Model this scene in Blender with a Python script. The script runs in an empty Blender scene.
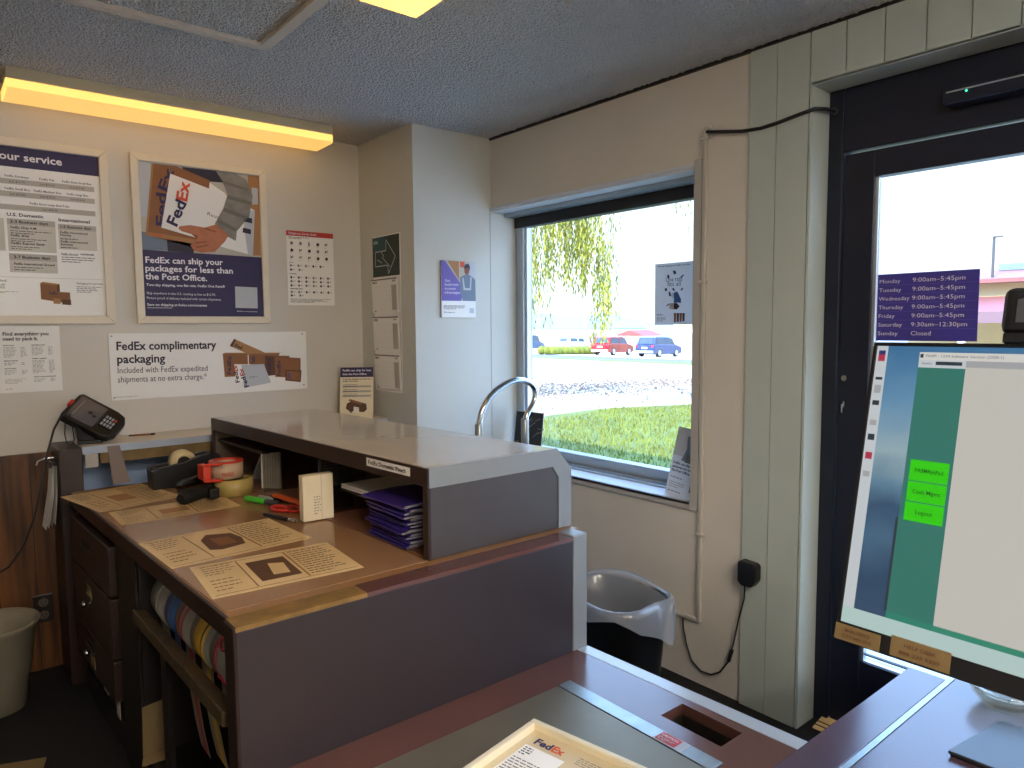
import bpy, bmesh, math, random
import numpy as np
from mathutils import Vector, Matrix

random.seed(7)
SC = bpy.context.scene
COL = SC.collection
V3 = Vector
PI = math.pi

# ------------------------------------------------------------------ materials
def lin(h):
    h = h.lstrip('#')
    c = [int(h[i:i+2], 16) / 255 for i in (0, 2, 4)]
    return tuple(x/12.92 if x <= .04045 else ((x+.055)/1.055)**2.4 for x in c) + (1.0,)

MATS = {}
def mat(name, col, rough=.6, metal=0.0, spec=.5, var=0.0, vscale=8.0, bump=0.0, bscale=60.0, emit=0.0, alpha=None, coat=0.0):
    m = bpy.data.materials.new(name); MATS[name] = m
    m.use_nodes = True
    nt = m.node_tree; nd = nt.nodes; lk = nt.links
    b = nd['Principled BSDF']
    c = lin(col)
    b.inputs['Base Color'].default_value = c
    b.inputs['Roughness'].default_value = rough
    b.inputs['Metallic'].default_value = metal
    b.inputs['Specular IOR Level'].default_value = spec
    b.inputs['Coat Weight'].default_value = coat
    b.inputs['Coat Roughness'].default_value = .10 if coat > .3 else .03
    if emit:
        b.inputs['Emission Color'].default_value = c
        b.inputs['Emission Strength'].default_value = emit
    if var or bump:
        tc = nd.new('ShaderNodeTexCoord')
    if var:
        n = nd.new('ShaderNodeTexNoise'); n.inputs['Scale'].default_value = vscale; n.inputs['Detail'].default_value = 6
        lk.new(tc.outputs['Object'], n.inputs['Vector'])
        r = nd.new('ShaderNodeValToRGB')
        r.color_ramp.elements[0].position = .3; r.color_ramp.elements[1].position = .7
        r.color_ramp.elements[0].color = tuple(x*(1-var) for x in c[:3]) + (1,)
        r.color_ramp.elements[1].color = tuple(min(1, x*(1+var)) for x in c[:3]) + (1,)
        lk.new(n.outputs['Fac'], r.inputs['Fac']); lk.new(r.outputs['Color'], b.inputs['Base Color'])
    if bump:
        n2 = nd.new('ShaderNodeTexNoise'); n2.inputs['Scale'].default_value = bscale; n2.inputs['Detail'].default_value = 4
        lk.new(tc.outputs['Object'], n2.inputs['Vector'])
        bp = nd.new('ShaderNodeBump'); bp.inputs['Strength'].default_value = bump; bp.inputs['Distance'].default_value = .01
        lk.new(n2.outputs['Fac'], bp.inputs['Height']); lk.new(bp.outputs['Normal'], b.inputs['Normal'])
    return m

def glass(name, tint, refl=.06):
    m = bpy.data.materials.new(name); MATS[name] = m
    m.use_nodes = True; nt = m.node_tree; nd = nt.nodes; nd.clear()
    o = nd.new('ShaderNodeOutputMaterial'); mx = nd.new('ShaderNodeMixShader')
    t = nd.new('ShaderNodeBsdfTransparent'); t.inputs[0].default_value = tint
    g = nd.new('ShaderNodeBsdfGlossy'); g.inputs['Roughness'].default_value = .02
    mx.inputs[0].default_value = refl
    nt.links.new(t.outputs[0], mx.inputs[1]); nt.links.new(g.outputs[0], mx.inputs[2]); nt.links.new(mx.outputs[0], o.inputs[0])
    return m

mat('paint_wall', '#ccc5b8', .55, var=.03, vscale=3, bump=.05, bscale=200)
mat('paint_back', '#cfc9be', .5, var=.03, vscale=2, bump=.04, bscale=150)
mat('paint_chase', '#c3c2b8', .45, var=.025, vscale=3, bump=.04, bscale=150)
mat('paint_board', '#adb5ad', .5, var=.03, vscale=5, bump=.05, bscale=100)
mat('ceiling_popcorn', '#f0f0ee', .9)
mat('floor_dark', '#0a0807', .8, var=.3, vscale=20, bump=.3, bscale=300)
mat('trim_grey', '#a9a69f', .5)
mat('sill_white', '#c9ccd0', .35)
mat('alu', '#aab4bb', .35, metal=.5)
mat('rubber_dark', '#14161b', .6)
mat('door_dark', '#0a1124', .45, var=.1)
mat('steel_bead', '#c8d0d8', .3, metal=.8)
mat('lam_hutch', '#b9a182', .22, spec=.5, var=.02, coat=.55)
mat('lam_trim', '#84888a', .35, var=.02)
mat('edge_white', '#b4b8ba', .2)
mat('panel_grey', '#464142', .45, var=.05, vscale=12)
mat('panel_plum', '#31282a', .42, var=.06, vscale=6)
mat('hutch_inside', '#6c5a4c', .45, var=.08)
mat('hutch_floor', '#7d5540', .3, var=.05)
mat('brown_edge', '#2c1d18', .4, var=.1)
mat('drawer_dark', '#2b1a14', .45, var=.1)
mat('tan_paper', '#77633f', .6, var=.05)
mat('blue_panel', '#a3bce0', .5)
mat('brown_dark', '#17100d', .5, var=.15)
mat('desk_top', '#956a40', .28, var=.07, vscale=5, bump=.02, bscale=12)
mat('desk_mat', '#9a7350', .14, var=.05, vscale=5)
mat('wood_chip', '#80602f', .5, var=.3, vscale=25)
mat('low_top', '#64423a', .2, var=.06, vscale=7, bump=.02, bscale=15)
mat('counter_mauve', '#57454f', .22, var=.05, vscale=7)
mat('steel', '#8f8674', .5, metal=.7, var=.08, vscale=6, bump=.03, bscale=40)
mat('steel_lite', '#9fa3a0', .36, metal=.85, var=.1, vscale=30)
mat('chrome', '#c5c9cc', .12, metal=1)
mat('white_paper', '#efece6', .6)
mat('white_gloss', '#eceae6', .3)
mat('cream_card', '#e4d7b8', .6, var=.03)
mat('cream_in', '#d3c19b', .6, var=.03)
mat('old_paper', '#e6c48c', .4, var=.06, vscale=10)
mat('old_paper_b', '#dab880', .4, var=.06, vscale=10)
mat('housing_cream', '#c9b995', .4)
mat('frame_white', '#ded3be', .35)
mat('ink_purple', '#281c4c', .5)
mat('ink_purple_mid', '#3a3288', .5)
mat('ink_violet', '#6a58a8', .5)
mat('ink_dark', '#241f31', .5)
mat('ink_black', '#17161a', .5)
mat('ink_grey', '#6f6c6b', .6)
mat('ink_lgrey', '#a8a39a', .6)
mat('ink_pale', '#b9b3a7', .6)
mat('ink_white', '#e6e3ea', .5)
mat('ink_orange', '#d8502c', .5)
mat('ink_red', '#b8332b', .5)
mat('ink_brown', '#8a5a33', .6, var=.08, vscale=20)
mat('ink_brown_d', '#5e3b22', .6)
mat('ink_brown_l', '#a87848', .6)
mat('ink_skin', '#b4704f', .6, var=.12, vscale=30)
mat('ink_skin_d', '#8c4f36', .6)
mat('ink_sleeve', '#86837c', .7, var=.18, vscale=25)
mat('ink_sleeve_d', '#716e67', .7)
mat('ink_teal', '#1f4f52', .5)
mat('ink_green_d', '#23362c', .5, var=.3, vscale=30)
mat('ink_blue', '#2f5f9a', .5)
mat('ink_bluegrey', '#6c7a8c', .5)
mat('ink_warm', '#d0cabd', .6)
mat('win_paper', '#7d838c', .6)
mat('ink_white_dim', '#b9bdc4', .6)
mat('black_plastic', '#0e0e10', .38)
mat('black_matte', '#0b0b0c', .65)
mat('grey_plastic', '#3a3a3d', .45)
mat('key_grey', '#9a9a9a', .5)
mat('lcd_grey', '#57565c', .15)
mat('orange_plastic', '#d2381c', .35)
mat('orange_bright', '#e0622a', .4)
mat('red_plastic', '#c22a20', .35)
mat('green_marker', '#46b52c', .4)
mat('tape_tan', '#b09a5a', .25)
mat('tape_label', '#c2a588', .35)
mat('tape_cream', '#d7c391', .4)
mat('tape_side', '#8d7c4b', .35)
mat('purple_pouch', '#33257a', .35, var=.1, vscale=30)
mat('grey_pouch_edge', '#8b8790', .5)
mat('shelf_laminate', '#d8c6ac', .35, var=.03)
mat('shelf_edge', '#a9b4c4', .4, var=.06, vscale=12)
mat('pine_edge', '#7a6236', .6, var=.25, vscale=18)
mat('strap_grey', '#75655c', .5)
mat('outlet_brown', '#191310', .4)
mat('outlet_slot', '#5c554c', .4)
mat('bin_white', '#857d6a', .5, var=.05)
mat('bin_black', '#0c0c0d', .5)
mat('conduit_white', '#b3aea2', .4)
mat('cable_black', '#0d0d10', .5)
mat('hole_dark', '#1c1710', .6)
mat('grate_metal', '#50504a', .4, metal=.8)
mat('roll_blue', '#1f4b86', .4)
mat('roll_white', '#7b776c', .5)
mat('roll_red', '#a02634', .5)
mat('roll_yellow', '#c2962a', .5)
mat('roll_side', '#4d4c40', .6)
mat('rail_chipped', '#463823', .5, var=.5, vscale=40)
mat('dish_grey', '#34353a', .4)
mat('note_tan', '#735e3a', .6)
# exterior
mat('lawn_ground', '#556022', .9, var=.25, vscale=1.2, bump=.5, bscale=6)
mat('grass_blade', '#6e7526', .8, var=.2, vscale=2)
mat('gravel_pale', '#a89b8a', .9, var=.08, vscale=.8, bump=.3, bscale=4)
mat('asphalt', '#5c5a60', .9, var=.05)
mat('concrete', '#c9c5bc', .9, var=.05, vscale=1)
mat('strip_green', '#60742a', .9, var=.15)
mat('hedge_green', '#6b7014', .8, var=.3, vscale=3)
mat('willow_leaf', '#85851f', .7, var=.3, vscale=1.5)
mat('willow_leaf_g', '#62743a', .7, var=.3, vscale=1.5)
mat('bark', '#9a8d7c', .9, var=.2)
mat('car_red', '#861019', .25, coat=.1)
mat('car_blue', '#27365e', .25, coat=.1)
mat('car_sky', '#3f5f80', .25, coat=.1)
mat('car_navy', '#334860', .25, coat=.1)
mat('car_white', '#e0e2e4', .3, coat=.1)
mat('car_grey', '#4a525c', .25, coat=.1)
mat('car_glass', '#3c4854', .1)
mat('car_trim', '#8f8c8a', .5)
mat('tyre', '#2c2b2d', .8)
mat('wheel_rim', '#b8b8b8', .3, metal=.5)
mat('lamp_red', '#c03040', .3)
mat('bld_cream', '#b8a980', .8, var=.03)
mat('bld_white', '#dcdad4', .8)
mat('bld_window', '#9c9684', .4)
mat('roof_red', '#8a403a', .7, var=.08, vscale=.5)
mat('roof_pink', '#7d4d4e', .6, var=.06, vscale=.4)
mat('fascia_mauve', '#685059', .6)
mat('roof_metal', '#6a8196', .35)
mat('pole_grey', '#4c4e52', .5, metal=.4)
mat('hill_blue', '#76838e', .9, var=.05, vscale=.01)
mat('siding_ext', '#b9b2a4', .8)
mat('flag_cloth', '#b0b4c4', .7)
glass('window_glass', (.93, .95, .95, 1), .05)
glass('dish_glass', (.80, .78, .72, 1), .22)
glass('acrylic', (.75, .74, .70, 1), .10)
glass('poster_glass', (.99, .99, .99, 1), .025)

def film(name, col, clear, trans, gloss=.04):
    m = bpy.data.materials.new(name); MATS[name] = m
    m.use_nodes = True; nt = m.node_tree; nd = nt.nodes; nd.clear()
    o = nd.new('ShaderNodeOutputMaterial'); df = nd.new('ShaderNodeBsdfDiffuse'); tl_ = nd.new('ShaderNodeBsdfTranslucent'); tp = nd.new('ShaderNodeBsdfTransparent'); gl = nd.new('ShaderNodeBsdfGlossy')
    df.inputs[0].default_value = lin(col); tl_.inputs[0].default_value = lin(col); gl.inputs['Roughness'].default_value = .2
    a, b, c = [nd.new('ShaderNodeMixShader') for _ in range(3)]
    a.inputs[0].default_value = trans; b.inputs[0].default_value = clear; c.inputs[0].default_value = gloss
    L = nt.links.new
    L(df.outputs[0], a.inputs[1]); L(tl_.outputs[0], a.inputs[2]); L(a.outputs[0], b.inputs[1]); L(tp.outputs[0], b.inputs[2]); L(b.outputs[0], c.inputs[1]); L(gl.outputs[0], c.inputs[2]); L(c.outputs[0], o.inputs[0])
film('liner_film', '#c4c5c8', .52, .35, .09)
film('backlit_paper', '#dfe2e6', .0, .32)

# translucent-looking lens that gives the light
def emitter(name, col, s, rough=.4):
    m = mat(name, col, rough); b = m.node_tree.nodes['Principled BSDF']
    b.inputs['Emission Color'].default_value = lin(col); b.inputs['Emission Strength'].default_value = s
    return m
def lens_mat(name, s):
    m = mat(name, '#cdb98a', .35); nt = m.node_tree; b = nt.nodes['Principled BSDF']
    tc = nt.nodes.new('ShaderNodeTexCoord'); n = nt.nodes.new('ShaderNodeTexNoise'); n.inputs['Scale'].default_value = 260; n.inputs['Detail'].default_value = 1
    nt.links.new(tc.outputs['Object'], n.inputs['Vector'])
    bp = nt.nodes.new('ShaderNodeBump'); bp.inputs['Strength'].default_value = .3; bp.inputs['Distance'].default_value = .004
    nt.links.new(n.outputs['Fac'], bp.inputs['Height']); nt.links.new(bp.outputs['Normal'], b.inputs['Normal'])
    b.inputs['Emission Color'].default_value = lin('#ffc362'); b.inputs['Emission Strength'].default_value = s
    return m
lens_mat('lens_warm', .33)
emitter('lens_fill', '#fff2e4', 13.0)  # strong lens for the unseen fixtures added as fill light
lens_mat('lens_under', .20)
lens_mat('lens_bright', .50)
emitter('led_green', '#40ffb0', .6)
SCREEN = .22
for n, c in dict(scr_white='#b9b6ae', scr_teal='#2f6e62', scr_blue='#3a6c94', scr_mid='#7b98a6', scr_sea='#2f4f68', scr_deep='#26405a', scr_icon='#b9bfc2', scr_bar='#c9c7c2', scr_grey='#9b9c9e', scr_green='#2ec400', scr_task='#a9c0bc', scr_dark='#2a333c', scr_red='#a8304a', scr_navy='#2a2f6a', scr_teal2='#2f8068', scr_ink='#06200a').items():
    m = mat(n, '#101012', .3); b = m.node_tree.nodes['Principled BSDF']
    b.inputs['Emission Color'].default_value = lin(c); b.inputs['Emission Strength'].default_value = SCREEN

def wood_panel_mat():
    m = mat('wood_panel', '#5a3a20', .4); nt = m.node_tree; b = nt.nodes['Principled BSDF']
    tc = nt.nodes.new('ShaderNodeTexCoord'); mp = nt.nodes.new('ShaderNodeMapping'); mp.inputs['Scale'].default_value = (12, 12, .8)
    n = nt.nodes.new('ShaderNodeTexNoise'); n.inputs['Scale'].default_value = 2.2; n.inputs['Detail'].default_value = 8
    r = nt.nodes.new('ShaderNodeValToRGB'); r.color_ramp.elements[0].color = lin('#3c2310'); r.color_ramp.elements[1].color = lin('#7c4d24')
    r.color_ramp.elements[0].position = .35; r.color_ramp.elements[1].position = .7
    nt.links.new(tc.outputs['Object'], mp.inputs['Vector']); nt.links.new(mp.outputs['Vector'], n.inputs['Vector'])
    nt.links.new(n.outputs['Fac'], r.inputs['Fac']); nt.links.new(r.outputs['Color'], b.inputs['Base Color'])
wood_panel_mat()

def popcorn():
    m = MATS['ceiling_popcorn']; nt = m.node_tree; b = nt.nodes['Principled BSDF']
    tc = nt.nodes.new('ShaderNodeTexCoord')
    n = nt.nodes.new('ShaderNodeTexNoise'); n.inputs['Scale'].default_value = 95; n.inputs['Detail'].default_value = 2; n.inputs['Roughness'].default_value = .65
    v = nt.nodes.new('ShaderNodeTexVoronoi'); v.inputs['Scale'].default_value = 110
    mx = nt.nodes.new('ShaderNodeMath'); mx.operation = 'SUBTRACT'
    bp = nt.nodes.new('ShaderNodeBump'); bp.inputs['Strength'].default_value = 1.0; bp.inputs['Distance'].default_value = .05
    nt.links.new(tc.outputs['Object'], n.inputs['Vector']); nt.links.new(tc.outputs['Object'], v.inputs['Vector'])
    nt.links.new(n.outputs['Fac'], mx.inputs[0])
    h = nt.nodes.new('ShaderNodeMath'); h.operation = 'MULTIPLY'; h.inputs[1].default_value = .35
    nt.links.new(v.outputs['Distance'], h.inputs[0]); nt.links.new(h.outputs[0], mx.inputs[1])
    nt.links.new(mx.outputs[0], bp.inputs['Height']); nt.links.new(bp.outputs['Normal'], b.inputs['Normal'])
popcorn()

# ------------------------------------------------------------------ mesh builder
SK = .058
def skew(p):
    return V3((p[0] - SK*(p[1]-1.64), p[1], p[2]))

class MB:
    def __init__(s):
        s.v = []; s.f = []; s.m = []; s.s = []; s.mats = []; s.T = None
    def mi(s, name):
        if name not in s.mats: s.mats.append(name)
        return s.mats.index(name)
    def add(s, vs, fs, m, smooth=False):
        o = len(s.v)
        s.v += [(s.T @ V3(p)) if s.T is not None else V3(p) for p in vs]
        i = s.mi(m)
        for f in fs:
            s.f.append(tuple(o+k for k in f)); s.m.append(i); s.s.append(smooth)
        return s
    def box(s, x0, x1, y0, y1, z0, z1, m):
        vs = [(x, y, z) for x in (x0, x1) for y in (y0, y1) for z in (z0, z1)]
        return s.add(vs, [(0, 1, 3, 2), (4, 6, 7, 5), (0, 4, 5, 1), (2, 3, 7, 6), (0, 2, 6, 4), (1, 5, 7, 3)], m)
    def prism(s, poly, ax, a0, a1, m):
        # poly: 2D points in the two axes other than ax (cyclic order x,y,z)
        def P(p, a):
            return {'x': (a, p[0], p[1]), 'y': (p[0], a, p[1]), 'z': (p[0], p[1], a)}[ax]
        n = len(poly)
        vs = [P(p, a0) for p in poly] + [P(p, a1) for p in poly]
        return s.add(vs, [tuple(range(n)), tuple(range(2*n-1, n-1, -1))] + [(i, (i+1) % n, n+(i+1) % n, n+i) for i in range(n)], m)
    def quad(s, pts, th, m, n=None):
        pts = [V3(p) for p in pts]
        if n is None: n = (pts[1]-pts[0]).cross(pts[2]-pts[0]).normalized()
        k = len(pts)
        vs = pts + [p - n*th for p in pts]
        return s.add(vs, [tuple(range(k)), tuple(range(2*k-1, k-1, -1))] + [(i, (i+1) % k, k+(i+1) % k, k+i) for i in range(k)], m)
    def tube(s, pts, r, m, n=8, closed=False):
        pts = [V3(p) for p in pts]; k = len(pts)
        rr = r if isinstance(r, (list, tuple)) else [r]*k
        vs = []; up = None
        for i, p in enumerate(pts):
            a = pts[(i-1) % k] if (closed or i > 0) else p
            b = pts[(i+1) % k] if (closed or i < k-1) else p
            t = (b-a).normalized()
            if up is None:
                up = t.cross(V3((0, 0, 1)) if abs(t.z) < .9 else V3((1, 0, 0))).normalized()
            else:
                up = (up - t*up.dot(t)).normalized()
            w = t.cross(up)
            for j in range(n):
                c = 2*PI*j/n
                vs.append(p + (up*math.cos(c) + w*math.sin(c))*rr[i])
        fs = []
        for i in range(k if closed else k-1):
            for j in range(n):
                a, b = i*n+j, i*n+(j+1) % n
                c, d = ((i+1) % k)*n+(j+1) % n, ((i+1) % k)*n+j
                fs.append((a, b, c, d))
        s.add(vs, fs, m, True)
        if not closed:
            s.add(vs[:n], [tuple(range(n))], m); s.add(vs[-n:], [tuple(range(n-1, -1, -1))], m)
        return s
    def lathe(s, prof, c, m, n=24, ax='z', smooth=True):
        c = V3(c); vs = []; k = len(prof)
        for r, h in prof:
            for j in range(n):
                a = 2*PI*j/n; q = (r*math.cos(a), r*math.sin(a))
                vs.append(c + V3({'z': (q[0], q[1], h), 'y': (q[0], h, q[1]), 'x': (h, q[0], q[1])}[ax]))
        fs = []
        for i in range(k-1):
            for j in range(n):
                fs.append((i*n+j, i*n+(j+1) % n, (i+1)*n+(j+1) % n, (i+1)*n+j))
        s.add(vs, fs, m, smooth)
        if prof[0][0] > 1e-5 and prof[0] != prof[-1]:
            s.add(vs[:n], [tuple(range(n))], m)
        if prof[-1][0] > 1e-5 and prof[0] != prof[-1]:
            s.add(vs[-n:], [tuple(range(n))], m)
        return s

def wloc(o):
    l = V3((0, 0, 0))
    while o is not None:
        l += o.location; o = o.parent
    return l

def obj(name, mb, parent=None, sk=False, bevel=0, loc=None, seg=2, kind=None):
    """one mesh object; world-space builder coordinates, parent offsets removed"""
    me = bpy.data.meshes.new(name)
    off = wloc(parent) if parent else V3((0, 0, 0))
    if loc is not None: off = off + (V3(loc) - off)
    vs = [(skew(p) if sk else p) - off for p in mb.v]
    me.from_pydata(vs, [], mb.f)
    for n in mb.mats: me.materials.append(MATS[n])
    me.polygons.foreach_set('material_index', mb.m); me.polygons.foreach_set('use_smooth', mb.s)
    if len(mb.v) < 60000 and not getattr(mb, 'flat', False):
        bm = bmesh.new(); bm.from_mesh(me); bmesh.ops.recalc_face_normals(bm, faces=bm.faces); bm.to_mesh(me); bm.free()
    me.update()
    o = bpy.data.objects.new(name, me); COL.objects.link(o)
    if parent: o.parent = parent
    if loc is not None: o.location = V3(loc) - (wloc(parent) if parent else V3((0, 0, 0)))
    if bevel:
        md = o.modifiers.new('bevel', 'BEVEL'); md.width = bevel; md.segments = seg; md.limit_method = 'ANGLE'; md.angle_limit = .6
        md.harden_normals = False
    if kind: o['kind'] = kind
    return o

def thing(name, label, cat, loc=(0, 0, 0), group=None):
    o = bpy.data.objects.new(name, None); COL.objects.link(o)
    o.empty_display_size = .05; o.location = loc
    o['label'] = label; o['category'] = cat
    if group: o['group'] = group
    return o
def tag(o, label, cat, group=None):
    o['label'] = label; o['category'] = cat
    if group: o['group'] = group
    return o
def struct(name, mb, parent=None, **k):
    o = obj(name, mb, parent, **k)
    if parent is None: o['kind'] = 'structure'
    return o
def B(x0, x1, y0, y1, z0, z1, m): return MB().box(x0, x1, y0, y1, z0, z1, m)

# ------------------------------------------------------------------ lettering
TXT = {}
def glyphs(t, bold=0.0):
    key = (t, bold)
    if key not in TXT:
        cu = bpy.data.curves.new('type', 'FONT'); cu.body = t; cu.size = 1; cu.offset = bold; cu.resolution_u = 2; cu.fill_mode = 'FRONT'
        o = bpy.data.objects.new('type', cu); COL.objects.link(o)
        bpy.context.view_layer.update()
        me = bpy.data.meshes.new_from_object(o.evaluated_get(bpy.context.evaluated_depsgraph_get()))
        vs = [(v.co.x, v.co.y) for v in me.vertices]; fs = [tuple(p.vertices) for p in me.polygons]
        bpy.data.objects.remove(o); bpy.data.curves.remove(cu); bpy.data.meshes.remove(me)
        TXT[key] = (vs, fs, max((v[0] for v in vs), default=1))
    return TXT[key]
CAP = None

class Sheet:
    """flat printed sheet: origin bottom-left O, unit vectors U (along the line) and W (up the page)"""
    def __init__(s, O, U, W, w, h, base='white_paper', th=.0012):
        s.O = V3(O); s.U = V3(U).normalized(); s.W = V3(W).normalized(); s.N = s.U.cross(s.W).normalized()
        s.w = w; s.h = h; s.th = th; s.parts = {}
        s.base = MB(); s.base.quad([s.P(0, 0), s.P(w, 0), s.P(w, h), s.P(0, h)], th, base, s.N)
    def P(s, u, v, l=0): return s.O + s.U*u + s.W*v + s.N*(l*.0004)
    def mb(s, part):
        if part not in s.parts:
            s.parts[part] = MB(); s.parts[part].flat = True
        return s.parts[part]
    def poly(s, part, pts, m, l=1):
        s.mb(part).add([s.P(u, v, l) for u, v in pts], [tuple(range(len(pts)))], m)
    def rect(s, part, u0, v0, u1, v1, m, l=1):
        s.poly(part, [(u0, v0), (u1, v0), (u1, v1), (u0, v1)], m, l)
    def text(s, t, u, v, cap, m, width=None, bold=0.0, rot=0.0, al='l', l=4, part='lettering'):
        global CAP
        if CAP is None: CAP = max(p[1] for p in glyphs('H')[0])
        vs, fs, wd = glyphs(t, bold)
        k = cap / CAP; kx = k if width is None else width / max(wd, 1e-6)
        if al == 'c': du = -wd*kx/2
        elif al == 'r': du = -wd*kx
        else: du = 0
        c, sn = math.cos(rot), math.sin(rot)
        out = []
        for x, y in vs:
            a, b = x*kx + du, y*k
            out.append(s.P(u + a*c - b*sn, v + a*sn + b*c, l))
        s.mb(part).add(out, fs, m)
    def greek(s, u0, u1, vt, vb, n, m, part='lettering', fill=.45, l=3):
        st = (vt-vb)/n
        for i in range(n):
            v = vt - st*(i+.5); e = u0 + (u1-u0)*(random.uniform(.72, 1) if i < n-1 else .55)
            a = u0
            while a < e - .002:
                b = min(e, a + random.uniform(.35, 1.1)*max(.012, (u1-u0)*.16))
                s.rect(part, a, v-st*fill/2, b, v+st*fill/2, m, l); a = b + .003
    def build(s, t, name='printed_sheet'):
        for mb in s.parts.values():
            k = len(s.base.v); s.base.v += mb.v; s.base.f += [tuple(k+q for q in f_) for f_ in mb.f]; s.base.s += mb.s
            s.base.m += [s.base.mi(mb.mats[q]) for q in mb.m]
        s.base.flat = True
        return obj(name, s.base, t)

def homog(src, dst):
    A = []; b = []
    for (x, y), (u, v) in zip(src, dst):
        A.append([x, y, 1, 0, 0, 0, -u*x, -u*y]); b.append(u)
        A.append([0, 0, 0, x, y, 1, -v*x, -v*y]); b.append(v)
    h = np.linalg.solve(np.array(A, float), np.array(b, float))
    def f(x, y):
        w = h[6]*x + h[7]*y + 1
        return ((h[0]*x+h[1]*y+h[2])/w, (h[3]*x+h[4]*y+h[5])/w)
    return f

# ------------------------------------------------------------------ camera, exposure, sky, sun
cam_d = bpy.data.cameras.new('camera'); cam = bpy.data.objects.new('camera', cam_d); COL.objects.link(cam)
FPX = 712.67
cam_d.sensor_width = 36; cam_d.lens = FPX/1024*36; cam_d.clip_start = .02; cam_d.clip_end = 3000
yaw, pit, rol = [math.radians(a) for a in (39.44757676, 4.58504062, -.4337187)]
fw = V3((math.sin(yaw)*math.cos(pit), math.cos(yaw)*math.cos(pit), -math.sin(pit)))
r0 = V3((math.cos(yaw), -math.sin(yaw), 0)); u0 = r0.cross(fw)
rt = r0*math.cos(rol) + u0*math.sin(rol); upv = rt.cross(fw)
cam.matrix_world = Matrix(((rt.x, upv.x, -fw.x, 0), (rt.y, upv.y, -fw.y, 0), (rt.z, upv.z, -fw.z, 1.44), (0, 0, 0, 1)))
SC.camera = cam
vs_ = SC.view_settings
vs_.view_transform = 'Standard'; vs_.look = 'None'; vs_.gamma = 1; vs_.use_curve_mapping = False; vs_.exposure = 2.2

wd = bpy.data.worlds.new('sky'); SC.world = wd; wd.use_nodes = True
nt = wd.node_tree; bg = nt.nodes['Background']
tcw = nt.nodes.new('ShaderNodeTexCoord'); sxw = nt.nodes.new('ShaderNodeSeparateXYZ'); rw = nt.nodes.new('ShaderNodeValToRGB')
nzw = nt.nodes.new('ShaderNodeTexNoise'); nzw.inputs['Scale'].default_value = 3.2; nzw.inputs['Detail'].default_value = 6
mpw = nt.nodes.new('ShaderNodeMapping'); mpw.inputs['Scale'].default_value = (1, 1, 4)
mxw = nt.nodes.new('ShaderNodeMix'); mxw.data_type = 'RGBA'; mxw.inputs[7].default_value = (.40, .43, .45, 1)
rc_ = nt.nodes.new('ShaderNodeMapRange'); rc_.inputs[1].default_value = .48; rc_.inputs[2].default_value = .68; rc_.inputs[4].default_value = .6
cw = rw.color_ramp; cw.elements[0].position = 0; cw.elements[0].color = (.30, .33, .35, 1); cw.elements[1].position = 1; cw.elements[1].color = (.6, 1.1, 2.2, 1)
for p_, c_ in ((.5, (.34, .37, .39, 1)), (.58, (.34, .40, .45, 1)), (.68, (.80, 1.32, 2.2, 1))):
    e_ = cw.elements.new(p_); e_.color = c_
hw_ = nt.nodes.new('ShaderNodeMath'); hw_.operation = 'MULTIPLY_ADD'; hw_.inputs[1].default_value = .5; hw_.inputs[2].default_value = .5
nt.links.new(tcw.outputs['Generated'], sxw.inputs[0]); nt.links.new(sxw.outputs['Z'], hw_.inputs[0]); nt.links.new(hw_.outputs[0], rw.inputs['Fac'])
nt.links.new(tcw.outputs['Generated'], mpw.inputs['Vector']); nt.links.new(mpw.outputs['Vector'], nzw.inputs['Vector']); nt.links.new(nzw.outputs['Fac'], rc_.inputs[0])
nt.links.new(rc_.outputs[0], mxw.inputs[0]); nt.links.new(rw.outputs['Color'], mxw.inputs[6]); nt.links.new(mxw.outputs[2], bg.inputs[0])
bg.inputs[1].default_value = 1.0

sun_d = bpy.data.lights.new('sun', 'SUN'); sun_d.energy = 3.0; sun_d.angle = .009; sun_d.color = (1, .95, .86)
sun = bpy.data.objects.new('sun', sun_d); COL.objects.link(sun)
d = V3((math.cos(math.radians(40)), .12, -math.sin(math.radians(40)))).normalized()
sun.rotation_euler = d.to_track_quat('-Z', 'Y').to_euler(); sun.location = (-10, 0, 15)

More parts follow.
